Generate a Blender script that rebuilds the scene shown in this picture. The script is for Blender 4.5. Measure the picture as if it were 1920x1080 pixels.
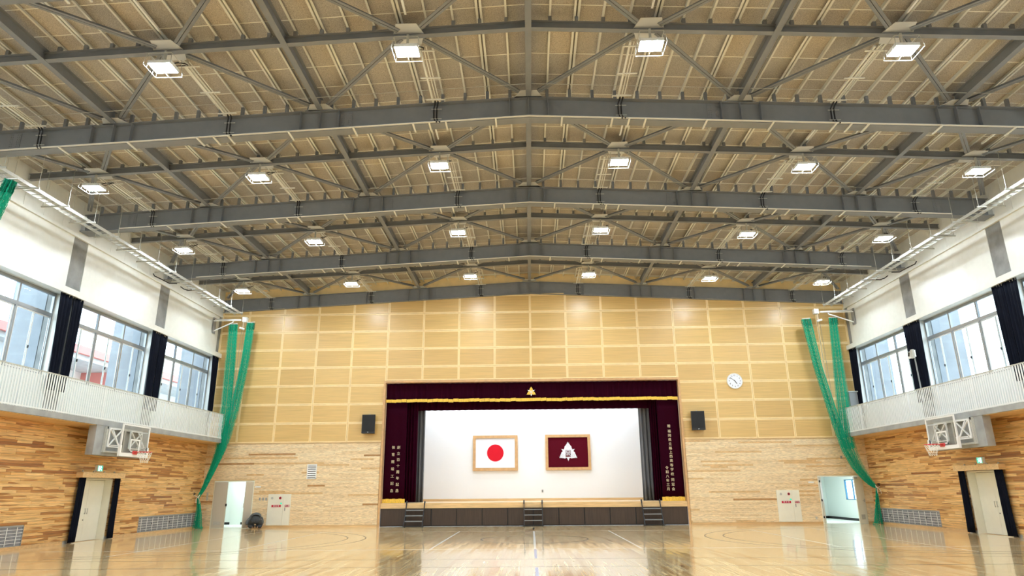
import bpy, bmesh, math, random
from mathutils import Vector, Matrix
random.seed(7)
sc = bpy.context.scene
for o in list(bpy.data.objects): bpy.data.objects.remove(o)
C = sc.collection
V = Vector

# ------------------------------------------------------------------ camera, world, exposure
F_PX, PITCH, YAW, ROLL, CAMX, CAMZ = 1247.27, .2935, -.0242, -.0083, -.110, 1.665
def ray(u, v):
    a = (u-960)/F_PX; b = (v-540)/F_PX
    c, s = math.cos, math.sin; r = -ROLL
    u2 = c(r)*a-s(r)*b; v2 = s(r)*a+c(r)*b
    t = PITCH; y1 = c(t)+s(t)*v2; z1 = s(t)-c(t)*v2
    return V((c(YAW)*u2+s(YAW)*y1, -s(YAW)*u2+c(YAW)*y1, z1))
f0 = ray(960, 540); rx = (ray(960+F_PX, 540)-f0).normalized(); uy = (ray(960, 540-F_PX)-f0).normalized()
cam_data = bpy.data.cameras.new('camera'); cam = bpy.data.objects.new('camera', cam_data); C.objects.link(cam)
m = Matrix((rx, uy, -f0.normalized())).transposed().to_4x4(); m.translation = V((CAMX, 0, CAMZ))
cam.matrix_world = m
cam_data.sensor_width = 36; cam_data.lens = F_PX/1920*36; cam_data.clip_end = 500
sc.camera = cam
sc.view_settings.view_transform = 'Standard'; sc.view_settings.look = 'None'
sc.view_settings.gamma = 1; sc.view_settings.use_curve_mapping = False
sc.view_settings.exposure = 0.60
sc.cycles.use_denoising = True; sc.cycles.max_bounces = 8; sc.cycles.diffuse_bounces = 5
sc.cycles.glossy_bounces = 4; sc.cycles.transparent_max_bounces = 16; sc.cycles.sample_clamp_indirect = 6
sc.cycles.caustics_reflective = False; sc.cycles.caustics_refractive = False
w = bpy.data.worlds.new('overcast_sky'); sc.world = w; w.use_nodes = True
wn = w.node_tree.nodes; bg = wn['Background']
bg.inputs[0].default_value = (.76, .90, 1, 1); bg.inputs[1].default_value = 4.2
LAMP = 200.0      # high-bay LED emission
STAGE = 23.0      # stage strip lights

# ------------------------------------------------------------------ materials
def nodemat(name):
    m = bpy.data.materials.new(name); m.use_nodes = True
    return m, m.node_tree.nodes, m.node_tree.links, m.node_tree.nodes['Principled BSDF']
def mat(name, col, rough=.5, metal=0, noise=0, nscale=(4, 4, 4), bump=0, emit=0, coat=0):
    m, n, l, b = nodemat(name)
    b.inputs['Base Color'].default_value = (*col, 1); b.inputs['Roughness'].default_value = rough
    b.inputs['Metallic'].default_value = metal; b.inputs['Coat Weight'].default_value = coat
    if noise or bump:
        g = n.new('ShaderNodeNewGeometry'); mp = n.new('ShaderNodeMapping'); mp.inputs['Scale'].default_value = nscale
        nz = n.new('ShaderNodeTexNoise'); nz.inputs['Scale'].default_value = 1; nz.inputs['Detail'].default_value = 4
        l.new(g.outputs['Position'], mp.inputs['Vector']); l.new(mp.outputs[0], nz.inputs['Vector'])
        if noise:
            mr = n.new('ShaderNodeMapRange'); mr.inputs['From Min'].default_value = .3; mr.inputs['From Max'].default_value = .7
            mr.inputs['To Min'].default_value = 1-noise; mr.inputs['To Max'].default_value = 1+noise
            l.new(nz.outputs['Fac'], mr.inputs['Value'])
            mx = n.new('ShaderNodeVectorMath'); mx.operation = 'SCALE'; mx.inputs[0].default_value = col
            l.new(mr.outputs[0], mx.inputs['Scale']); l.new(mx.outputs[0], b.inputs['Base Color'])
        if bump:
            bp = n.new('ShaderNodeBump'); bp.inputs['Strength'].default_value = bump; bp.inputs['Distance'].default_value = .01
            l.new(nz.outputs['Fac'], bp.inputs['Height']); l.new(bp.outputs[0], b.inputs['Normal'])
    if emit:
        b.inputs['Emission Color'].default_value = (*col, 1); b.inputs['Emission Strength'].default_value = emit
    return m
def wood(name, stops, gscale, rough=.45, grain=.22, coat=0, tilt=0, fine=1.0, heart=None):
    """stops: list of (pos, colour) picked at random per board; gscale: stretched noise scale for the grain"""
    m, n, l, b = nodemat(name)
    b.inputs['Roughness'].default_value = rough; b.inputs['Coat Weight'].default_value = coat; b.inputs['Coat Roughness'].default_value = .07
    g = n.new('ShaderNodeNewGeometry'); oi = n.new('ShaderNodeObjectInfo')
    ad = n.new('ShaderNodeMath'); ad.operation = 'ADD'; l.new(g.outputs['Random Per Island'], ad.inputs[0]); l.new(oi.outputs['Random'], ad.inputs[1])
    fr = n.new('ShaderNodeMath'); fr.operation = 'FRACT'; l.new(ad.outputs[0], fr.inputs[0])
    cr = n.new('ShaderNodeValToRGB'); cr.color_ramp.interpolation = 'CONSTANT'
    e = cr.color_ramp.elements
    e[0].position = stops[0][0]; e[0].color = (*stops[0][1], 1); e[1].position = stops[1][0]; e[1].color = (*stops[1][1], 1)
    for p, c in stops[2:]:
        x = e.new(p); x.color = (*c, 1)
    l.new(fr.outputs[0], cr.inputs[0])
    off = n.new('ShaderNodeVectorMath'); off.operation = 'SCALE'; off.inputs[0].default_value = (37, 53, 29); l.new(fr.outputs[0], off.inputs['Scale'])
    mp = n.new('ShaderNodeMapping'); mp.inputs['Scale'].default_value = gscale
    l.new(g.outputs['Position'], mp.inputs['Vector'])
    av = n.new('ShaderNodeVectorMath'); l.new(mp.outputs[0], av.inputs[0]); l.new(off.outputs[0], av.inputs[1])
    nz = n.new('ShaderNodeTexNoise'); nz.inputs['Scale'].default_value = 1; nz.inputs['Detail'].default_value = 5; nz.inputs['Distortion'].default_value = .6
    l.new(av.outputs[0], nz.inputs['Vector'])
    mr = n.new('ShaderNodeMapRange'); mr.inputs['From Min'].default_value = .35; mr.inputs['From Max'].default_value = .65
    mr.inputs['To Min'].default_value = 1-grain; mr.inputs['To Max'].default_value = 1+grain*.6
    l.new(nz.outputs['Fac'], mr.inputs['Value'])
    src = cr.outputs[0]
    if heart:
        m2 = n.new('ShaderNodeMapping'); m2.inputs['Scale'].default_value = heart[0]; l.new(g.outputs['Position'], m2.inputs['Vector'])
        a3 = n.new('ShaderNodeVectorMath'); l.new(m2.outputs[0], a3.inputs[0]); l.new(off.outputs[0], a3.inputs[1])
        n2 = n.new('ShaderNodeTexNoise'); n2.inputs['Scale'].default_value = 1; n2.inputs['Detail'].default_value = 2; l.new(a3.outputs[0], n2.inputs['Vector'])
        r2 = n.new('ShaderNodeMapRange'); r2.inputs['From Min'].default_value = heart[2]; r2.inputs['From Max'].default_value = heart[2]+.035; l.new(n2.outputs['Fac'], r2.inputs['Value'])
        mc = n.new('ShaderNodeMix'); mc.data_type = 'RGBA'; l.new(r2.outputs[0], mc.inputs[0]); l.new(cr.outputs[0], mc.inputs[6]); mc.inputs[7].default_value = (*heart[1], 1)
        src = mc.outputs[2]
    mx = n.new('ShaderNodeVectorMath'); mx.operation = 'SCALE'; l.new(src, mx.inputs[0]); l.new(mr.outputs[0], mx.inputs['Scale'])
    l.new(mx.outputs[0], b.inputs['Base Color'])
    if tilt:
        wn_ = n.new('ShaderNodeTexWhiteNoise'); wn_.noise_dimensions = '1D'; l.new(fr.outputs[0], wn_.inputs['W'])
        sb = n.new('ShaderNodeVectorMath'); sb.operation = 'SUBTRACT'; l.new(wn_.outputs['Color'], sb.inputs[0]); sb.inputs[1].default_value = (.5, .5, .5)
        s2 = n.new('ShaderNodeVectorMath'); s2.operation = 'MULTIPLY'; l.new(sb.outputs[0], s2.inputs[0]); s2.inputs[1].default_value = (tilt, tilt*.6, 0)
        a2 = n.new('ShaderNodeVectorMath'); l.new(s2.outputs[0], a2.inputs[0])
        bp = n.new('ShaderNodeBump'); bp.inputs['Strength'].default_value = .12*fine; bp.inputs['Distance'].default_value = .003
        l.new(nz.outputs['Fac'], bp.inputs['Height']); l.new(bp.outputs[0], a2.inputs[1])
        nm = n.new('ShaderNodeVectorMath'); nm.operation = 'NORMALIZE'; l.new(a2.outputs[0], nm.inputs[0])
        l.new(nm.outputs[0], b.inputs['Normal']); l.new(nm.outputs[0], b.inputs['Coat Normal'])
    return m
M = {}
M['steel'] = mat('steel_paint', (.215, .225, .24), .55, noise=.05)
M['steel_joint'] = mat('light_steel', (.62, .62, .60), .5)
M['galv'] = mat('galvanised', (.50, .50, .46), .5, 0, noise=.08, nscale=(20, 20, 20))
M['purlin'] = mat('purlin_paint', (.72, .71, .65), .5)
M['louvre'] = mat('louvre_grey', (.22, .23, .26), .5, noise=.3, nscale=(.1, 6, 40))
M['grille'] = mat('speaker_grille', (.008, .008, .009), .7)
M['sill'] = mat('shaded_sill_white', (.66, .70, .69), .6)  # wall white with the railing's shade and cooler light put into the colour
M['white_paint'] = mat('white_paint', (.77, .775, .73), .35, noise=.03)
M['white_gloss'] = mat('white_gloss', (.85, .86, .86), .25)
M['slat_white'] = mat('slat_white', (.82, .84, .84), .4)
M['concrete'] = mat('concrete', (.25, .25, .245), .8, noise=.22, nscale=(2.2, 2.2, 2.2), bump=.1)
M['gallery'] = mat('gallery_concrete', (.34, .35, .35), .75, noise=.15, nscale=(2.5, 2.5, 2.5), bump=.1)
M['fin'] = mat('outer_fin_concrete', (.30, .32, .35), .8, noise=.10, nscale=(2, 2, 2))
M['concrete_l'] = mat('fair_concrete', (.55, .57, .58), .75, noise=.12, nscale=(3, 3, 3), bump=.1)
M['board'] = wood('wood_wool', [(0, (.47, .435, .39)), (.3, (.50, .455, .40)), (.55, (.45, .42, .385)), (.75, (.53, .47, .395)), (.9, (.44, .40, .36))], (62, 62, 62), .9, .36)
M['strip'] = mat('joint_strip', (.90, .87, .78), .5)
YW = [(0, (.76, .47, .19)), (.25, (.82, .54, .235)), (.46, (.70, .405, .145)), (.62, (.80, .50, .21)), (.77, (.60, .31, .10)), (.86, (.42, .19, .06)), (.93, (.32, .13, .04)), (.965, (.66, .36, .13))]
M['side_plank'] = wood('knotty_cedar_side', YW, (9, 1.3, 30), .38, .30, heart=((1, .75, 9), (.42, .19, .055), .60))
PW = [(0, (.86, .67, .42)), (.25, (.89, .72, .47)), (.5, (.82, .62, .37)), (.7, (.88, .69, .44)), (.88, (.74, .49, .24)), (.975, (.50, .27, .11))]
M['back_plank'] = wood('pale_cedar', PW, (5, 9, 60), .4, .30)
M['floor_plank'] = wood('varnished_floor', [(0, (.80, .58, .30)), (.25, (.84, .63, .34)), (.45, (.71, .47, .21)), (.65, (.87, .68, .38)), (.85, (.58, .35, .14)), (.93, (.81, .58, .29))], (30, .8, 9), .22, .36, coat=.75, tilt=.013)
M['nosing'] = wood('stage_edge_wood', [(0, (.74, .50, .25)), (.5, (.68, .44, .21)), (.8, (.78, .55, .29))], (1.5, 9, 26), .35, .16)
M['panel'] = wood('acoustic_panel', [(0, (.67, .44, .165)), (.3, (.70, .465, .18)), (.6, (.64, .415, .155)), (.85, (.68, .45, .18))], (.7, 9, 42), .32, .13)
M['panel_frame'] = mat('panel_frame_wood', (.90, .69, .36), .4, noise=.06, nscale=(3, 3, 3))
M['darkpanel'] = mat('dark_brown_veneer', (.050, .030, .021), .45, noise=.25, nscale=(30, 5, 1.2))
M['black'] = mat('black_metal', (.012, .012, .014), .4)
M['blackcloth'] = mat('black_cloth', (.0045, .006, .013), .85, noise=.3, nscale=(20, 20, 2))
M['greycloth'] = mat('grey_drape', (.15, .155, .17), .7)
M['maroon'] = mat('maroon_velvet', (.022, .0006, .0065), .7)
M['maroon'].node_tree.nodes['Principled BSDF'].inputs['Sheen Weight'].default_value = .0
M['maroon'].node_tree.nodes['Principled BSDF'].inputs['Sheen Tint'].default_value = (.9, .25, .4, 1)
M['gold'] = mat('gold_fringe', (.85, .55, .07), .5, noise=.3, nscale=(60, 60, 8), bump=.4)
M['goldtext'] = mat('pale_gold_embroidery', (.80, .68, .45), .5)
M['backwhite'] = mat('stage_wall_white', (.88, .88, .90), .8)
M['mint'] = mat('mint_wall', (.87, .94, .92), .6)
M['cream'] = mat('cream_door', (.80, .79, .68), .4, noise=.02)
M['beige'] = mat('beige_door', (.56, .52, .44), .4)
M['framewood'] = mat('oak_frame', (.62, .37, .17), .4, noise=.12, nscale=(6, 6, 6))
M['red'] = mat('flag_red', (.66, .0, .015), .9)
M['flagwhite'] = mat('flag_white', (.84, .86, .94), .6)
M['flagmaroon'] = mat('flag_maroon', (.085, .0003, .008), .8)
M['signred'] = mat('sign_red', (.50, .01, .04), .4)
M['net'] = mat('green_net', (.012, .42, .25), .6)
M['netdark'] = mat('green_net_band', (.004, .12, .07), .6)
M['rope'] = mat('white_rope', (.85, .83, .75), .6)
M['alu'] = mat('window_aluminium', (.34, .36, .38), .35, .5)
M['hoopred'] = mat('rim_red', (.62, .05, .05), .35)
M['redroof'] = mat('red_roof', (.78, .25, .23), .7)
M['grey'] = mat('grey_plastic', (.28, .28, .28), .5)
M['blackline'] = mat('court_black', (.03, .03, .035), .3, coat=.6)
M['whiteline'] = mat('court_white', (.86, .86, .84), .3, coat=.6)
M['blueline'] = mat('court_blue', (.22, .26, .50), .3, coat=.6)
M['suit'] = mat('charcoal_suit', (.055, .060, .064), .8, noise=.2, nscale=(30, 30, 30))
M['jacket'] = mat('grey_jacket', (.13, .14, .145), .8, noise=.2, nscale=(30, 30, 30))
M['skin'] = mat('skin', (.60, .38, .27), .5)
M['hair'] = mat('hair', (.01, .009, .008), .5)
M['lampon'] = mat('led_light', (.84, .94, 1), .5, emit=LAMP)
M['stagelamp'] = mat('stage_lamp', (.74, .87, 1), .5, emit=STAGE)
M['roomlamp'] = mat('room_lamp', (.90, 1, .98), .5, emit=13)
M['exit'] = mat('exit_green', (.02, .42, .28), .4, emit=.9)
M['exitwhite'] = mat('exit_white', (.75, 1, .95), .4, emit=1.4)
M['ground'] = mat('outside_ground', (.35, .35, .34), .9)
def glassmat(name, tint, refl):
    m = bpy.data.materials.new(name); m.use_nodes = True; n = m.node_tree.nodes; l = m.node_tree.links; n.clear()
    o = n.new('ShaderNodeOutputMaterial'); mx = n.new('ShaderNodeMixShader'); t = n.new('ShaderNodeBsdfTransparent'); g = n.new('ShaderNodeBsdfGlossy')
    t.inputs[0].default_value = (*tint, 1); g.inputs['Roughness'].default_value = .02
    lw = n.new('ShaderNodeLayerWeight'); lw.inputs[0].default_value = .5
    pw = n.new('ShaderNodeMath'); pw.operation = 'POWER'; pw.inputs[1].default_value = 5; l.new(lw.outputs['Facing'], pw.inputs[0])
    fz = n.new('ShaderNodeMath'); fz.operation = 'MULTIPLY_ADD'; fz.inputs[1].default_value = .6; fz.inputs[2].default_value = .03; l.new(pw.outputs[0], fz.inputs[0])
    l.new(fz.outputs[0], mx.inputs[0]); l.new(t.outputs[0], mx.inputs[1]); l.new(g.outputs[0], mx.inputs[2]); l.new(mx.outputs[0], o.inputs[0])
    return m
M['glass'] = glassmat('window_glass', (.93, .97, .98), .5)
M['acrylic'] = glassmat('board_acrylic', (.93, .94, .94), .5)
M['maroon'].node_tree.nodes['Principled BSDF'].inputs['Specular IOR Level'].default_value = .03
for k_ in ('blackcloth', 'greycloth', 'net', 'netdark', 'suit', 'jacket', 'board', 'flagmaroon'): M[k_].node_tree.nodes['Principled BSDF'].inputs['Specular IOR Level'].default_value = .12

# ------------------------------------------------------------------ mesh helpers
WL = {}
class MB:
    def __init__(s): s.v = []; s.f = []; s.m = []; s.c = 0
    def add(s, vs, fs, mi=0):
        b = len(s.v); s.v += [tuple(x) for x in vs]; s.f += [tuple(b+i for i in f) for f in fs]; s.m += [mi]*len(fs); return s
    def box(s, x0, x1, y0, y1, z0, z1, sl=0, mi=0):
        e = .0003*(s.c % 3) if s.c < 40 else 0; s.c += 1   # hair's-breadth offsets so crossing members never share a face
        x0 -= e; x1 += e; y0 -= e; y1 += e; z0 -= e; z1 += e
        q = lambda x, y, z: (x, y, z-sl*abs(x))
        return s.add([q(x0, y0, z0), q(x1, y0, z0), q(x1, y1, z0), q(x0, y1, z0), q(x0, y0, z1), q(x1, y0, z1), q(x1, y1, z1), q(x0, y1, z1)],
                     [(0, 3, 2, 1), (4, 5, 6, 7), (0, 1, 5, 4), (1, 2, 6, 5), (2, 3, 7, 6), (3, 0, 4, 7)], mi)
    def bar(s, p, q, w, h, up=(0, 0, 1), mi=0):
        p = V(p); q = V(q); d = (q-p).normalized(); up = V(up); e = .0004*(s.c % 3) if s.c < 40 else 0; s.c += 1; w += e; h += e; p = p-d*e; q = q+d*e
        a = d.cross(up)
        if a.length < 1e-4: a = d.cross(V((1, 0, 0)))
        a.normalize(); b = a.cross(d).normalized(); a *= w/2; b *= h/2
        return s.add([p-a-b, p+a-b, p+a+b, p-a+b, q-a-b, q+a-b, q+a+b, q-a+b],
                     [(0, 1, 2, 3), (7, 6, 5, 4), (0, 4, 5, 1), (1, 5, 6, 2), (2, 6, 7, 3), (3, 7, 4, 0)], mi)
    def tube(s, pts, r, n=6, mi=0, closed=False):
        pts = [V(p) for p in pts]; rings = []; N = len(pts); prev = None
        for i, p in enumerate(pts):
            if closed: d = (pts[(i+1) % N]-pts[i-1]).normalized()
            else: d = (pts[min(i+1, N-1)]-pts[max(i-1, 0)]).normalized()
            if prev is None:
                a = d.cross(V((0, 0, 1)))
                if a.length < .01: a = d.cross(V((1, 0, 0)))
            else: a = prev-d*prev.dot(d)
            a.normalize(); prev = a; b = d.cross(a); rr = r[i] if isinstance(r, (list, tuple)) else r
            rings.append([p+(a*math.cos(2*math.pi*k/n)+b*math.sin(2*math.pi*k/n))*rr for k in range(n)])
        vs = [x for g in rings for x in g]; fs = []
        for i in range(N-1 if not closed else N):
            j = (i+1) % N
            for k in range(n): fs.append((i*n+k, i*n+(k+1) % n, j*n+(k+1) % n, j*n+k))
        if not closed: fs += [tuple(range(n))[::-1], tuple((N-1)*n+k for k in range(n))]
        return s.add(vs, fs, mi)
    def prism(s, pts, vec, mi=0):
        n = len(pts); p = [V(x) for x in pts]; q = [x+V(vec) for x in p]
        return s.add(p+q, [tuple(range(n))[::-1], tuple(range(n, 2*n))]+[(i, (i+1) % n, n+(i+1) % n, n+i) for i in range(n)], mi)
    def cyl(s, c, ax, r, h, n=20, mi=0):
        ax = V(ax).normalized(); a = ax.cross(V((0, 0, 1)))
        if a.length < .01: a = ax.cross(V((1, 0, 0)))
        a.normalize(); b = ax.cross(a); c = V(c)
        return s.prism([c+(a*math.cos(2*math.pi*k/n)+b*math.sin(2*math.pi*k/n))*r for k in range(n)], ax*h, mi)
    def build(s, name, mats, parent=None, smooth=False, label=None, kind=None, loc=None):
        me = bpy.data.meshes.new(name)
        o = bpy.data.objects.new(name, me); C.objects.link(o)
        if parent is not None:
            org = WL[parent]; o.parent = parent; WL[o] = org
        else:
            org = V(loc) if loc is not None else V((0, 0, 0)); o.location = org; WL[o] = org.copy()
        me.from_pydata([(x-org.x, y-org.y, z-org.z) for x, y, z in s.v], [], s.f)
        if not isinstance(mats, (list, tuple)): mats = [mats]
        for q in mats: me.materials.append(M[q] if isinstance(q, str) else q)
        if len(mats) > 1: me.polygons.foreach_set('material_index', s.m)
        if smooth: me.polygons.foreach_set('use_smooth', [True]*len(me.polygons))
        me.update()
        if label: o['label'] = label
        if kind: o['kind'] = kind
        return o
def tag(o, label=None, cat=None, group=None, kind=None):
    if label: o['label'] = label
    if cat: o['category'] = cat
    if group: o['group'] = group
    if kind: o['kind'] = kind
    return o
def thing(name, loc, label, cat, group=None):
    o = bpy.data.objects.new(name, None); C.objects.link(o); o.location = loc; WL[o] = V(loc); o.empty_display_size = .1
    return tag(o, label, cat, group)
def structure(name, loc=(0, 0, 0)):
    o = bpy.data.objects.new(name, None); C.objects.link(o); o.location = loc; WL[o] = V(loc); o['kind'] = 'structure'; return o
def copy_tree(o, loc, label=None):
    def rec(x, par):
        c = x.copy(); C.objects.link(c); c.parent = par
        for ch in [k for k in x.children]: rec(ch, c)
        return c
    kids = list(o.children); c = o.copy(); C.objects.link(c); c.location = loc; WL[c] = V(loc)
    for k in kids: rec(k, c)
    if label: c['label'] = label
    return c
def unit_mesh(name, material):
    me = bpy.data.meshes.new(name); b = MB().box(-.5, .5, -.5, .5, -.5, .5)
    me.from_pydata(b.v, [], b.f); me.materials.append(M[material]); return me
def piece(name, me, c, size, parent):
    o = bpy.data.objects.new(name, me); C.objects.link(o); o.parent = parent; o.location = V(c)-WL[parent]; o.scale = size; return o

W = 15.97; WU = 16.05; D = 33.19; SL = .05
G = [10.33, 16.02, 21.71, 27.40, 33.08]           # girder front edges
MID = [13.17, 18.87, 24.56, 30.25]                # crossbeams
LX = [0, 5.76, 11.5]
def zr(z, x): return z-SL*abs(x)

# ------------------------------------------------------------------ floor
floor = structure('floor', (0, 15, 0))
MB().box(-16.4, 16.4, -3, 40.5, -.2, -.021).build('subfloor', 'floor_plank', floor)
bw = .0909; boards = []
for i in range(int(32.0/bw)+1):
    x = -16.0+i*bw; y = 7.151; first = random.uniform(.3, 1.8)
    while y < D:
        L = first or random.choice([1.82, 1.82, 1.36, .91]); first = 0
        boards.append((x+.0006, min(x+bw-.0006, 16.0), y, min(y+L-.001, D))); y += L
def seen_floor(b):
    y = (b[2]+b[3])/2; x = (b[0]+b[1])/2
    return y > 13.3 and abs(x) < .78*y+.3
boards.sort(key=lambda b: (not seen_floor(b), (b[2]**2)))
pm = unit_mesh('floor_board', 'floor_plank')
for b in boards[:298]:
    piece('floor_board', pm, ((b[0]+b[1])/2, (b[2]+b[3])/2, -.0105), (b[1]-b[0], b[3]-b[2], .021), floor)
q = MB()
for b in boards[298:]: q.box(b[0], b[1], b[2], b[3], -.021, 0)
q.build('floor_boarding', 'floor_plank', floor, kind='stuff')
MB().box(-16, 16, -3, 7.15, -.021, 0).build('floor_boarding', 'floor_plank', floor, kind='stuff')
def line(pts, wd, m, z=.0012):
    q = MB()
    for (a, b) in zip(pts[:-1], pts[1:]):
        q.bar((a[0], a[1], z/2+.0001), (b[0], b[1], z/2+.0001), wd, z)
    q.build('court_line', m, floor)
for x in (-3.07, 3.07): line([(x, 20.65), (x, 29.2)], .06, 'whiteline')
line([(0, 30.2), (0, 31.7)], .07, 'blackline'); line([(0, 20.7), (0, 29.1)], .07, 'whiteline', .0016)
line([(0, 17.9), (0, 20.5)], .07, 'blueline'); line([(0, 12.5), (0, 15.9)], .07, 'blueline')
line([(-9, 29.15), (9, 29.15)], .03, 'whiteline', .0009); line([(-14.6, 20.65), (14.6, 20.65)], .04, 'whiteline', .0009)
line([(-14.6, 17.75), (14.6, 17.75)], .03, 'blackline', .0009); line([(-14.6, 16.02), (14.6, 16.02)], .04, 'blackline', .0009)
for s in (-1, 1):
    line([(s*8.8, 20.65), (s*8.8, 29.15)], .05, 'whiteline')
    line([(s*11.6, 19), (s*11.6, 30.5)], .035, 'whiteline')
    for R in (6.2, 6.85):
        line([(s*(12.85-R*math.cos(t)), 24.5+R*math.sin(t)*.9) for t in [k/24*math.pi-math.pi/2 for k in range(25)]], .05, 'blackline', .0007)
line([(1.85*math.cos(t), 24.6+1.85*math.sin(t)) for t in [k/36*2*math.pi for k in range(37)]], .05, 'blackline', .0007)

# ------------------------------------------------------------------ side walls
SIDEDOOR = (24.1, 25.85, 0, 2.16)
GRILLES = [(28.05, 33.1, .10, .68), (17.4, 21.68, .10, .68)]
DEPTH = .36
def cut(y0, y1, z0, z1, holes):
    segs = [(y0, y1)]
    for (a, b, c, d) in holes:
        if z1 > c+.001 and z0 < d-.001:
            ns = []
            for (p, r) in segs:
                if b <= p or a >= r: ns.append((p, r)); continue
                if a > p: ns.append((p, a))
                if b < r: ns.append((b, r))
            segs = ns
    return [s for s in segs if s[1]-s[0] > .02]
for s, side in ((-1, 'left'), (1, 'right')):
    wall = structure('wall_'+side, (s*W, 24, 0))
    q = MB(); X0, X1 = sorted((s*(W+.025), s*(W+.45)))
    holes = [SIDEDOOR]
    # core below gallery, with door hole; grille niches left as shallow boxes
    for (a, b, c, d) in [(-3, 24.04, 0, 3.885), (25.91, 33.6, 0, 3.885), (24.04, 25.91, 2.17, 3.885)]: q.box(X0, X1, a, b, c, d)
    q.build('wall_core', 'concrete_l', wall)
    MB().box(*sorted((s*W, s*(W+.03))), -3, 17.0, .1, 3.92).build('wall_lining', 'side_plank', wall)
    planks = []
    rowh = .0875; k = 0; z = .10
    while z < 3.9:
        z1 = min(z+rowh, 3.9); y = 17.0+random.uniform(-1, 0)
        while y < D:
            L = random.choice([.6, .9, 1.2, 1.8, 1.8, 2.4])*random.uniform(.85, 1.15)
            for (a, b) in cut(max(y, 17.0), min(y+L, D), z, z1, holes+GRILLES): planks.append((a, b, z, z1))
            y += L
        z = z1
    planks.sort(key=lambda p: -(p[1]-p[0])/(p[0]**2)*(1 if p[1] > 17.9 else .01))
    pm = unit_mesh('wall_plank', 'side_plank')
    q = MB()
    for i, (a, b, c, d) in enumerate(planks):
        pr = random.uniform(0, .004)
        xa, xb = sorted((s*(W-pr), s*(W+.025)))
        if i < 298: piece('wall_plank', pm, ((xa+xb)/2, (a+b)/2, (c+d)/2), (xb-xa, b-a-.003, d-c-.004), wall)
        else: q.box(xa, xb, a+.0015, b-.0015, c+.002, d-.002)
    q.build('wall_planking', 'side_plank', wall, kind='stuff')
    # upper: sill wall behind the gallery, white panels between concrete columns, white eave band
    q = MB(); q.box(*sorted((s*WU, s*(WU+.30))), -3, 33.6, 4.0, 5.38)
    q.build('sill_wall', 'sill', wall)
    cols = [4.8, 10.5, 16.18, 21.88, 27.6, 33.3]
    for c in cols:
        MB().box(*sorted((s*(WU-.012), s*(WU+.5))), c-.38, c+.38, 4.08, 10.30).build('concrete_column', 'concrete', wall)
    for a, b in zip([-3]+[c+.38 for c in cols], [c-.38 for c in cols]+[33.6]):
        if b-a < .3: continue
        MB().box(*sorted((s*(WU-.03), s*(WU+.3))), a+.004, b-.004, 8.36, 10.30).build('plaster_panel', 'white_paint', wall)
    q = MB(); q.box(*sorted((s*(W-.02), s*(WU+.3))), -3, 33.6, 10.30, 10.38); q.build('crease_trim', 'white_paint', wall)
    y = 8.0
    while y < 33.2:
        e = min(y+.91, 33.19)
        MB().box(*sorted((s*(W+.015), s*(WU+.3))), y+.004, e-.004, 10.385, 11.75).build('eave_panel', 'white_paint', wall); y += .91
    MB().box(*sorted((s*(W+.015), s*(WU+.3))), -3, 7.996, 10.385, 11.75).build('eave_panel', 'white_paint', wall)
    # baseboard
    for n_, (a, b) in enumerate([(-3, 23.6), (26.4, D)]):
        bb = MB(); bb.box(*sorted((s*(W-.012), s*(W+.02))), a, b, 0, .098)
        o = bb.build('baseboard_'+side, 'nosing', kind='structure')
    # curtain pelmet
    o = MB().box(*sorted((s*15.80, s*(WU+.02))), -3, D-.01, 8.18, 8.40).build('trim_%d' % (1 if s < 0 else 2), 'white_paint', kind='structure')
    # gallery
    g = thing('gallery', (s*15.45, 24, 3.9), 'concrete gallery slab with thick beam pier along %s side wall under the windows' % side, 'balcony')
    MB().box(*sorted((s*14.95, s*WU)), -3, D-.01, 3.90, 4.08).build('slab', 'gallery', g)
    MB().box(*sorted((s*14.96, s*15.22)), 22.85, 26.15, 2.90, 3.90).build('pier', 'gallery', g)
    MB().box(*sorted((s*15.225, s*(W-.005))), -3, D-.02, 3.882, 3.898).box(*sorted((s*15.0, s*15.225)), -3, 22.84, 3.882, 3.898).box(*sorted((s*15.0, s*15.225)), 26.16, D-.02, 3.882, 3.898).build('soffit_board', 'nosing', g)
    r = thing('railing', (s*14.97, 24, 4.08), 'white slatted gallery railing above the %s wood wall' % side, 'railing')
    MB().box(*sorted((s*14.945, s*14.985)), 12.5, 33.12, 5.215, 5.25).build('handrail', 'galv', r)
    MB().box(*sorted((s*14.95, s*14.98)), 12.5, 33.12, 4.10, 4.14).build('bottom_rail', 'slat_white', r)
    sm = unit_mesh('slat', 'slat_white'); y = 12.6
    while y < 33.1:
        piece('slat', sm, (s*14.965, y, 4.65), (.012, .052, 1.13), r); y += .113
    y = 13.0
    while y < 33.1:
        MB().box(*sorted((s*14.985, s*15.03)), y, y+.04, 4.08, 5.215).build('post', 'slat_white', r); y += 2.01

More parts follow.
